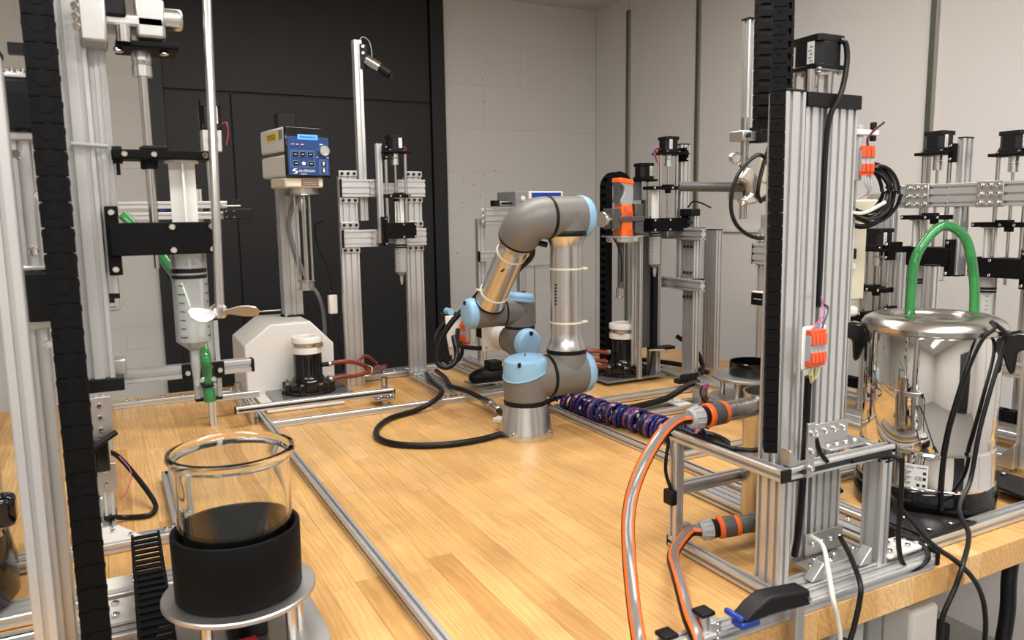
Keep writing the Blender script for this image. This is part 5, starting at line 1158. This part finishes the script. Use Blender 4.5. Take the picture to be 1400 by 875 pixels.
rail((1.84, 1.78, .482), (1.84, 1.70, .482), .065, .02, (0, 0, 1), bc, caps=(1, 0))
screws([(1.845, 1.73 + .02*i, z) for i in range(3) for z in (.442, .525, .535)], (-1, 0, 0), .006, bc)
cd = thing('cream_device', 'cream plastic actuator with a black oval window beside the right chain', 'device', (1.72, 1.62, .30))
one(lambda b: b.bb(1.735, 1.80, 1.57, 1.63, .355, .385, 'cream'), 'cream_bracket', cd, .010)
one(lambda b: b.bb(1.735, 1.80, 1.58, 1.63, .25, .355, 'cream'), 'body', cd, .012)
one(lambda b: b.bb(1.700, 1.712, 1.575, 1.635, .308, .352, 'cream'), 'window_rim', cd, .010)
one(lambda b: b.bb(1.697, 1.702, 1.579, 1.631, .312, .348, 'blackg'), 'black_window', cd, .002)
one(lambda b: b.bb(1.6955, 1.697, 1.59, 1.62, .329, .331, 'lgrey'), 'light_bar', cd)
one(lambda b: b.cyl((1.705, 1.605, .33), (1.74, 1.605, .33), .022, 'cream', 20), 'neck', cd)

cd.location += Vector((-.062, .005, .036)); bc.location += Vector((-.03, .02, .0))
one(lambda b: b.poly([(1.790, 1.60, .36), (1.815, 1.60, .36), (1.925, 1.735, .36), (1.90, 1.735, .36)], (0, 0, .02), 'alu_mat'), 'support_arm', cd, .002)
# steel can with hose spouts
CX, CY = 1.080, 1.01
cn = thing('steel_can', 'brushed steel can with two side spouts standing inside the front right frame', 'can', (CX, CY, .05))
one(lambda b: b.lathe((CX, CY, .045), (0, 0, 1), [(.001, 0), (.052, 0), (.0575, .003), (.058, .008), (.058, .236), (.0592, .238), (.0592, .240), (.0565, .240), (.0565, .01), (.001, .008)], 'brushed', 56, False), 'can_body', cn)
S1 = Vector((.956, 1.011, .262)); D1 = Vector((-.96, .03, -.02)).normalized()
one(lambda b: b.cyl((CX - .045, CY - .0, .265), S1, .0185, 'brushed', 28), 'upper_spout', cn)
S2 = Vector((1.026, .975, .056)); D2 = Vector((-.93, .36, -.08)).normalized()
one(lambda b: b.cyl((CX - .005, CY - .055, .058), S2, .014, 'dgrey', 24), 'lower_spout', cn)
for z in (.075, .20):
    one(lambda b: b.bb(.990, 1.045, .925, .955, z, z + .034, 'black'), 'can_bracket', cn, .003)
    one(lambda b: b.bb(.988, 1.04, .93, .958, z + .035, z + .041, 'alu_mat'), 'bracket_plate', cn, .002)
def coupling(label, p, d, s=1.0):
    t = thing('hose_coupling', label, 'coupling', tuple(p))
    one(lambda b: b.lathe(p, d, [(.0185*s, 0), (.0205*s, .003*s), (.0205*s, .010*s)], 'orange', 28), 'orange_ring', t)
    one(lambda b: b.lathe(Vector(p) + d*.010*s, d, [(.0198*s, 0), (.0205*s, .004*s), (.0205*s, .020*s), (.0198*s, .024*s)], 'dgrey', 28), 'grey_sleeve', t)
    one(lambda b: b.lathe(Vector(p) + d*.034*s, d, [(.0205*s, 0), (.0215*s, .002*s), (.0215*s, .008*s), (.0195*s, .010*s)], 'orange', 28), 'orange_ring', t)
    one(lambda b: b.lathe(Vector(p) + d*.044*s, d, [(.017*s, 0), (.017*s, .004*s), (.0185*s, .006*s), (.0185*s, .010*s), (.016*s, .012*s)], 'black', 24), 'seal', t)
    nut = one(lambda b: b.lathe(Vector(p) + d*.056*s, d, [(.0195*s, 0), (.020*s, .004*s), (.0175*s, .020*s), (.0145*s, .024*s), (.0105*s, .024*s)], 'lgrey', 24), 'hose_nut', t)
    u = d.orthogonal().normalized(); w = d.cross(u)
    def ribs(b):
        for k in range(12):
            a = 2*PI*k/12; r_ = u*math.cos(a) + w*math.sin(a)
            b.cyl(Vector(p) + d*.058*s + r_*.0200*s, Vector(p) + d*.075*s + r_*.0178*s, .0016*s, 'lgrey', 6)
    one(ribs, 'grip_ribs', nut)
    return Vector(p) + d*.078*s
e1 = coupling('upper orange and grey hose coupling on the top spout of the steel can', S1, D1)
one(lambda b: (b.lathe(S2 - D2*.0, D2, [(.0150, 0), (.0165, .003), (.0165, .045), (.015, .05)], 'dgrey', 24)), 'grey_adapter', cn)
e2 = coupling('lower orange and grey hose coupling on the bottom spout of the steel can', S2 + D2*.05, D2, .92)
def hose(label, pts, r):
    t = thing('garden_hose', label, 'hose', tuple(pts[0]))
    P = catmull([Vector(p) for p in pts], 14)
    n = 24; vs = []; u = None; rings = []
    tn0 = (P[1] - P[0]).normalized(); u = Vector((0, -.38, .92)); u = (u - tn0*u.dot(tn0)).normalized()
    for i, p in enumerate(P):
        tn = (P[min(i+1, len(P)-1)] - P[max(i-1, 0)]).normalized(); u = (u - tn*u.dot(tn)).normalized(); w = tn.cross(u)
        rings.append([p + u*(r*math.cos(2*PI*j/n)) + w*(r*math.sin(2*PI*j/n)) for j in range(n)])
    def strip(name, lo, hi, m, dr=1.0):
        b = MB(); vs = []; fs = []; k = hi - lo + 1
        for i, p in enumerate(P):
            for j in range(lo, hi + 1): vs.append(p + (rings[i][j % n] - p)*dr)
        for i in range(len(P) - 1):
            for j in range(k - 1): fs.append((i*k + j, i*k + j + 1, (i+1)*k + j + 1, (i+1)*k + j))
        b.add(vs, fs, m); return b.build(name, t)
    b = MB(); b.tube(P, r*.97, 'mgrey', 20, False); b.build('hose_core', t)
    for lo, hi, m, nm in HS: strip(nm, lo, hi, m)
    return t
HS = [(-2, 2, 'hosegrey', 'grey_band'), (2, 4, 'orange', 'orange_band'), (4, 8, 'black', 'black_band'), (8, 10, 'orange', 'orange_band'), (10, 14, 'hosegrey', 'grey_band'), (14, 16, 'orange', 'orange_band'), (16, 20, 'black', 'black_band'), (20, 22, 'orange', 'orange_band')]
M['hosegrey'] = pmat('glossy_grey_hose', '#716f6d', .22, spec=.6)
hose('long orange striped hose arching from the upper coupling down over the bench edge', [e1, e1 + D1*.025, (.80, .985, .258), (.742, .95, .240), (.692, .92, .208), (.664, .90, .168), (.643, .87, .120), (.614, .82, .078), (.588, .772, .050), (.578, .742, .0), (.576, .732, -.10), (.575, .732, -.3)], .0102)
hose('short orange striped hose dropping from the lower coupling over the bench edge', [e2, e2 + D2*.022, (.838, 1.00, .034), (.800, .96, .040), (.768, .915, .050), (.738, .868, .052), (.705, .81, .038), (.692, .77, .010), (.678, .75, -.06), (.678, .742, -.14), (.678, .74, -.3)], .0102)
# quick clamp and small parts on the front rail
qc = thing('bar_clamp', 'black bar clamp with blue pad on the bench edge below the right tower', 'clamp', (.86, .768, -.10))
one(lambda b: b.poly([(.752, .775, .046), (.775, .775, .062), (.800, .775, .072), (.880, .775, .064), (.884, .775, .038), (.800, .775, .044), (.768, .775, .043)], (0, -.030, 0), 'black'), 'jaw_arm', qc, .004)
one(lambda b: b.bb(.866, .872, .735, .74, .052, .057, 'steelpr'), 'release_key', qc)
one(lambda b: (b.bb(.750, .785, .748, .772, .032, .043, 'cobalt'), b.bb(.748, .756, .75, .785, .043, .052, 'cobalt')), 'blue_pad', qc, .003)
one(lambda b: b.bb(.862, .879, .752, .768, -.32, .055, 'alu_mat'), 'clamp_bar', qc, .002)
fe = thing('rail_ends', 'pair of short upright profile stubs with black caps beside the short hose', 'profile', (.71, .80, .02))
for x, y, h in ((.720, .795, .045), (.655, .797, .028)):
    rail((x, y, .0), (x, y, h), .02, .02, (1, 0, 0), fe)
    one(lambda b: b.bb(x - .012, x + .012, y - .012, y + .012, h, h + .006, 'black'), 'end_cap', fe, .001)
one(lambda b: b.bb(.725, .745, .783, .800, .0, .034, 'alu_mat'), 'angle_plate', fe, .001)
screws([(.735, .783, z) for z in (.008, .02, .03)], (0, -1, 0), .0055, fe)
tag(one(lambda b: b.tube([(1.012, .862, .075), (1.02, .842, .062), (.985, .80, .042), (.958, .768, .020), (.967, .764, -.02), (.974, .763, -.07), (.975, .762, -.25)], .0038, 'wire_w', 8), 'white_cable'), 'thin white cable hanging over the bench front under the right tower', 'cable')
tag(one(lambda b: b.tube([(1.078, .855, .060), (1.06, .82, .045), (1.02, .768, .028), (1.012, .762, .0), (1.0, .761, -.04), (.985, .760, -.09), (.983, .76, -.25)], .0045, 'rubber', 8), 'black_cable'), 'black cable hanging over the bench front beside the white cable', 'cable')
tag(one(lambda b: b.bb(.968, .990, .752, .77, -.30, -.052, 'black'), 'cable_sleeve', None, .004), 'black sleeve bundling the two cables below the bench edge', 'sleeve')
tag(one(lambda b: b.tube([(1.152, .80, .205), (1.150, .797, .15), (1.148, .795, .06), (1.155, .788, .02), (1.18, .780, .012), (1.21, .781, .024), (1.226, .81, .036), (1.215, .85, .04)], .0042, 'rubber', 8), 'post_cable'), 'black cable running down the front right post to the white foot plate', 'cable')
tag(one(lambda b: b.tube([(1.04, .811, .214), (1.10, .809, .213), (1.135, .806, .208), (1.154, .800, .196)], .004, 'rubber', 8), 'rail_cable'), 'black cable lying in the slot of the top front rail', 'cable')

# ------------------------------------------------------------------ big urn on its base on the right
UX, UY, UZ = 1.492, .985, -.003; UR = .126
ub = thing('urn_stand', 'low silver profile base with black corner plates under the big steel urn', 'base', (UX, UY, 0))
rail((1.272, .838, .012), (1.86, .838, .012), .022, .03, (0, 0, 1), ub, caps=(1, 1)); rail((1.272, 1.165, .012), (1.86, 1.165, .012), .022, .03, (0, 0, 1), ub)
rail((1.285, .86, .012), (1.285, 1.15, .012), .022, .03, (0, 0, 1), ub); rail((1.70, .86, .012), (1.70, 1.15, .012), .022, .03, (0, 0, 1), ub)
rail((1.215, .90, .010), (1.215, 1.3, .010), .02, .04, (0, 0, 1), ub)
one(lambda b: b.bb(1.262, 1.270, .822, .90, .0, .026, 'black'), 'end_cap', ub, .002)
for pts in ([(1.275, .825), (1.42, .825), (1.33, .95), (1.275, .95)], [(1.275, 1.05), (1.34, 1.06), (1.42, 1.17), (1.275, 1.17)], [(1.62, .83), (1.74, .83), (1.74, .99), (1.64, .93)]):
    one(lambda b: b.poly([(x, y, .024) for x, y in pts], (0, 0, .006), 'blackalu'), 'corner_plate', ub, .002)
screws([(1.30, .84, .03), (1.36, .838, .03), (1.31, .90, .03), (1.29, .92, .03), (1.66, .85, .03), (1.69, .86, .03), (1.72, .95, .03), (1.29, 1.08, .03), (1.31, 1.11, .03), (1.29, 1.13, .03)], (0, 0, 1), .0055, ub)
screws([(1.23, .92 + .04*i, .022) for i in range(6)], (0, 0, 1), .006, ub)
ur = thing('steel_urn', 'big polished steel urn with black side handles at the right', 'urn', (UX, UY, UZ))
one(lambda b: b.lathe((UX, UY, UZ + .004), (0, 0, 1), [(.131, 0), (.134, .010), (.134, .052), (.130, .062), (.127, .066)], 'blackg', 64), 'foot', ur)
one(lambda b: b.lathe((UX, UY, UZ + .066), (0, 0, 1), [(.129, 0), (.130, .004), (.127, .008), (.127, .074), (.1245, .077), (.1245, .082), (UR, .085), (UR, .305), (.124, .308)], 'chrome', 96), 'body', ur)
one(lambda b: b.lathe((UX, UY, UZ + .374), (0, 0, 1), [(.126, 0), (.1335, .003), (.1345, .012), (.128, .022), (.112, .030), (.085, .033), (.080, .031), (.075, .024), (.03, .022), (.001, .022)], 'steelpr', 72), 'lid', ur)
vd = math.atan2(-UY, -UX)
def uh(b, a):
    c, s_ = math.cos(a), math.sin(a); O = Vector((UX, UY, UZ + .345))
    d = Vector((c, s_, 0)); t = Vector((-s_, c, 0))
    out = [(.122, .030), (.150, .036), (.172, .030), (.190, .018), (.193, .008), (.186, .002), (.165, .004), (.150, -.004), (.147, -.045), (.140, -.050), (.134, -.040), (.124, -.01)]
    b.poly([O + d*x + Vector((0, 0, z)) - t*.016 for x, z in out], t*.032, 'blackg')
one(lambda b: uh(b, vd - PI/2 - .05), 'handle', ur, .005); one(lambda b: uh(b, vd + PI/2 - .10), 'handle', ur, .005)
def onpot(a, r, z): return Vector((UX + r*math.cos(a), UY + r*math.sin(a), z))
# paper label with lettering on the lower front
A0, A1 = vd - .40, vd + .02
A0, A1 = vd - .34, vd + .06
lb_a = lambda u: A1 - (A1 - A0)*u if 0 else A0 + (A1 - A0)*u
Z0, Z1 = .070, .118
b = MB(); vs = []; fs = []
for k in range(13):
    a = A0 + (A1 - A0)*k/12
    for z in (Z0, Z1): vs.append(onpot(a, .1278, z + (k/12 - .5)*.0))
for k in range(12): fs.append((2*k, 2*k+2, 2*k+3, 2*k+1))
b.add(vs, fs, 'label'); lab = b.build('rating_label', ur)
def ltext(s, size, u, v, m, name='label_text'):
    a = A0 + (A1 - A0)*u; p = onpot(a, .1285, Z0 + (Z1 - Z0)*v); x = Vector((-math.sin(a), math.cos(a), 0))
    return text(s, size, m, facing(p, x, (0, 0, 1)), name, lab, 'CENTER', .0001)
sgn = 1
ltext('monzana', .0085, .22, .88, 'inkp'); ltext('CE', .0105, .68, .42, 'ink')
def lline(b, u, w, v, h=.0016):
    a = A0 + (A1 - A0)*u; p = onpot(a, .1283, Z0 + (Z1 - Z0)*v); b.box(p, (.0005, w, h), 'ink', (0, 0, a))
for k in range(9): one(lambda b: [lline(b, .08 + .075*j + .01*(k % 3), .0030, .74 - k*.075, .0014) for j in range(3 + (k*2) % 3)], 'label_print', lab)
one(lambda b: [lline(b, .62 + .05*j, .0022, .88, .0012) for j in range(7)], 'label_print', lab)
def icon(b, u, v):
    a = A0 + (A1 - A0)*u; p = onpot(a, .1284, Z0 + (Z1 - Z0)*v); b.box(p, (.0005, .0055, .0055), 'ink', (0, 0, a))
for u, v in ((.88, .66), (.88, .42), (.88, .14), (.68, .14)): one(lambda b: icon(b, u, v), 'label_symbol', lab)
cbl = thing('urn_cables', 'two black mains cables hanging down the front of the big steel urn', 'cable', (1.45, .86, .1))
cA = vd + .42
one(lambda b: b.tube([onpot(vd + .80, .132, .404), onpot(vd + .86, .141, .396), onpot(vd + 1.08, .140, .375), onpot(vd + 1.08, .134, .34), onpot(vd + .90, .132, .27), onpot(vd + .76, .132, .20), onpot(vd + .70, .134, .16), onpot(vd + .60, .140, .095), (1.385, .84, .055), (1.345, .795, .030), (1.275, .760, .004), (1.255, .758, -.031), (1.228, .760, -.08), (1.228, .762, -.13), (1.228, .765, -.30)], .0045, 'rubber', 8), 'mains_cable', cbl)
one(lambda b: b.tube([onpot(vd + .80, .132, .404), onpot(vd + .80, .142, .392), onpot(vd + .66, .137, .372), onpot(vd + .52, .132, .32), onpot(vd + .34, .131, .22), onpot(vd + .28, .132, .17), onpot(vd + .25, .134, .12), onpot(vd + .24, .140, .05), onpot(vd + .24, .143, .035)], .0036, 'rubber', 8), 'mains_cable', cbl)
tag(one(lambda b: b.tube([(1.135, .842, .165), (1.15, .80, .12), (1.20, .772, .055), (1.262, .762, .01), (1.315, .758, -.04), (1.35, .76, -.10), (1.365, .765, -.18), (1.365, .78, -.32)], .0045, 'rubber', 8), 'crossing_cable'), 'black cable crossing from the right post over the bench edge', 'cable')
# green tube from the urn lid
tag(one(lambda b: b.tube([(1.452, 1.01, .400), (1.452, 1.01, .45), (1.465, 1.01, .525), (1.515, .995, .580), (1.565, .975, .555), (1.588, .965, .47), (1.590, .96, .38)], .0098, 'green', 16, True, 12), 'green_tube'), 'translucent green tube arching out of the big steel urn lid', 'tube')

# ------------------------------------------------------------------ dosing row behind the urn
rg = thing('dosing_rack', 'silver beam and columns carrying the dosing units behind the big urn', 'frame', (2.0, 1.3, 0))
rail((1.99, 1.05, .650), (1.99, 1.47, .650), .062, .02, (0, 0, 1), rg)
for y in (1.372, 1.175):
    one(lambda b: b.bb(1.972, 1.979, y - .034, y + .034, .617, .683, 'alu_mat'), 'joint_plate', rg, .001)
    screws([(1.972, y - .022 + .022*i, .628 + .022*j) for i in range(3) for j in range(3)], (-1, 0, 0), .006, rg)
rail((1.94, 1.427, .02), (1.94, 1.427, .66), .02, .04, (1, 0, 0), rg); rail((1.96, 1.482, .02), (1.96, 1.482, .66), .03, .05, (1, 0, 0), rg)
rail((1.80, 1.20, .10), (1.80, 1.20, .475), .03, .02, (0, 1, 0), rg, caps=(0, 1))
rail((2.15, 1.15, .02), (2.15, 1.15, .62), .04, .04, (0, 1, 0), rg)
rail((2.10, 1.0, .19), (2.10, 1.50, .19), .04, .02, (0, 0, 1), rg); rail((2.10, .9, .03), (2.10, 1.62, .03), .06, .03, (0, 0, 1), rg)
rail((1.92, .9, .012), (1.92, 1.62, .012), .02, .06, (0, 0, 1), rg); rail((2.0, .9, .045), (2.0, 1.62, .045), .02, .04, (0, 0, 1), rg)
rail((1.76, .80, .0), (1.76, .80, .05), .04, .04, (0, 1, 0), rg)
rail((1.84, .965, .02), (1.84, .965, .50), .04, .04, (0, 1, 0), rg)
one(lambda b: b.poly([(1.80, .975, .02), (1.80, .975, .08), (1.80, 1.03, .02)], (.02, 0, 0), 'alu_mat'), 'angle_bracket', rg, .002)
tray = thing('cable_chain', 'black cable chain lying along the wall side rail behind the urn', 'cable chain', (2.16, 1.2, .0), None)
b = MB(); 
for s in (-1, 1): b.box((s*.013, 0, 0), (.004, .030, .030), 'blackm')
b.box((0, 0, .013), (.026, .016, .003), 'blackm'); b.box((0, 0, -.013), (.026, .016, .003), 'blackm'); first = None
for i in range(24):
    if first is None: o = b.build('chain_link', tray); first = o
    else: o = first.copy(); COL.objects.link(o)
    o.matrix_basis = Matrix.Translation((2.03, .95 + i*.032, .083))
G2 = None
station('dosing unit with the left of the two high motors above the urn', (1.993, 1.330), PI/2, .795, .44, .765, .592, .512, .462, dcol=-.066, dsyr=.046, colw=.04, colh=.02, mlab='x', mir=-1, syr_label='syringe behind the left leg of the green tube', syr_zb=.32, tip=.04, piston=.41)
station('dosing unit with the right of the two high motors, near the right picture edge', (2.05, 1.165), PI/2, .795, .40, .752, .572, .487, .437, dcol=-.062, dsyr=.046, colw=.04, colh=.02, mlab='x', mir=-1, syr_label='syringe behind the right leg of the green tube', syr_zb=.33, tip=.04, piston=.395)
station('lower dosing unit with a wide motor between right tower and urn', (1.87, 1.405), PI/2, .50, .20, .510, .398, .335, .285, dcol=-.060, dsyr=.046, colw=.02, colh=.02, mlab='x', mir=-1, syr_label='syringe tip peeking out left of the urn handle', syr_zb=.27, tip=.075, piston=.30, caps=False)
# cable coil, cream bracket and orange connectors right of the tower
cc = thing('cable_coil', 'thick coil of black cable hanging right of the right tower', 'cable coil', (1.53, 1.18, .65))
cv = Vector((.80, -.55, .0)).normalized(); rr_ = random.Random(5); cC = Vector((1.530, 1.185, .650))
for k in range(9):
    R0 = .052 + rr_.uniform(-.010, .010); of = Vector((rr_.uniform(-.008, .008), rr_.uniform(-.012, .012), rr_.uniform(-.008, .008)))
    pts = [cC + of + cv*(R0*1.0*math.cos(2*PI*i/22)) + Vector((0, 0, 1))*(R0*1.12*math.sin(2*PI*i/22)) + Vector((.5, .8, 0))*(.008*math.sin(i*.7 + k)) for i in range(23)]
    one(lambda b: b.tube(pts, .0042, 'rubber', 7, True, 3), 'cable_turn', cc)
one(lambda b: b.lathe(cC + cv*.055 + Vector((0, 0, .012)), (0.0, 0, 1), [(.015, 0), (.016, .001), (.016, .005), (.015, .006)], 'black', 14), 'cable_tie', cc)
one(lambda b: b.tube([cC + cv*-.06 + Vector((0, 0, -.03)), cC + cv*-.02 + Vector((-.01, -.02, -.042)), cC + cv*.03 + Vector((-.01, -.02, -.018))], .0042, 'wire_w', 8), 'white_sleeve', cc)
ci = thing('cream_actuator', 'cream plastic actuator housing behind the cable coil', 'device', (1.60, 1.27, .40))
rail((1.60, 1.30, .0), (1.60, 1.30, .40), .03, .03, (1, 0, 0), ci)
one(lambda b: b.poly([(1.548, 1.30, .585), (1.60, 1.27, .640), (1.645, 1.24, .640), (1.645, 1.24, .585)], (.02, .035, 0), 'cream'), 'top_arm', ci, .005)
one(lambda b: b.bb(1.57, 1.62, 1.25, 1.32, .40, .585, 'cream'), 'housing', ci, .004)
one(lambda b: b.bb(1.555, 1.60, 1.245, 1.30, .36, .385, 'whitep'), 'foot_flange', ci, .008)
one(lambda b: (b.bb(1.56, 1.575, 1.24, 1.25, .50, .525, 'black'), b.bb(1.56, 1.575, 1.24, 1.25, .475, .49, 'whitep')), 'side_connector', ci, .002)
cr = thing('connector_bracket', 'white sensor bracket with three orange wire connectors right of the tower top', 'bracket', (1.49, 1.18, .70))
rail((1.498, 1.205, .0), (1.498, 1.205, .80), .02, .02, (1, 0, 0), cr)
one(lambda b: b.cyl((1.505, 1.195, .712), (1.535, 1.165, .712), .004, 'steelpr', 8), 'hanging_hook', cr)
one(lambda b: (b.bb(1.470, 1.535, 1.165, 1.180, .778, .790, 'whitep'), b.bb(1.478, 1.490, 1.17, 1.185, .68, .80, 'lgrey')), 'bracket', cr, .002)
one(lambda b: (b.bb(1.508, 1.520, 1.16, 1.17, .790, .806, 'black'), b.bb(1.508, 1.520, 1.16, 1.17, .765, .777, 'black')), 'sensor', cr, .002)
wago(cr, (1.488, 1.160, .722), (.86, -.5, 0), (0, 0, 1), 3, 1.5)
one(lambda b: b.tube([(1.486, 1.155, .75), (1.478, 1.15, .768), (1.49, 1.145, .785), (1.515, 1.14, .803)], .0028, 'wine', 6), 'wire', cr)
for k in range(3): one(lambda b: b.tube([(1.480 + k*.008, 1.155, .695), (1.478 + k*.009, 1.15, .672), (1.49 + k*.003, 1.152, .655), (1.48, 1.17, .64)], .0022, 'lgrey', 6), 'wire', cr)
tag(one(lambda b: (b.bb(2.20, 2.215, 1.43, 1.49, .40, .60, 'whitep')), 'wall_socket_box', None, .003), 'white box panel on the wall frame behind the cable coil', 'box')
# under the bench: power supply and plugs
ps = thing('power_supply', 'white power supply box hanging under the bench at the right', 'power supply', (1.47, .98, -.40))
one(lambda b: b.bb(1.44, 1.53, .955, 1.03, -.42, -.225, 'whitep'), 'box', ps, .010)
one(lambda b: b.bb(1.528, 1.60, .97, 1.02, -.42, -.30, 'black'), 'socket_strip', ps, .004)
pg = thing('plug', 'white mains plug in the strip below the bench edge', 'plug', (1.53, .93, -.33))
one(lambda b: (b.sphere((1.50, .90, -.318), .035, 'whitep', 16, (1, 1, .7)), b.cyl((1.50, .90, -.35), (1.50, .90, -.30), .018, 'whitep', 14)), 'plug_body', pg)
tag(one(lambda b: b.tube([(1.78, .95, -.14), (1.755, .94, -.22), (1.74, .93, -.30), (1.70, .92, -.42)], .016, 'rubber', 10), 'cable_bundle'), 'thick black cable bundle below the bench at the right picture edge', 'cable')
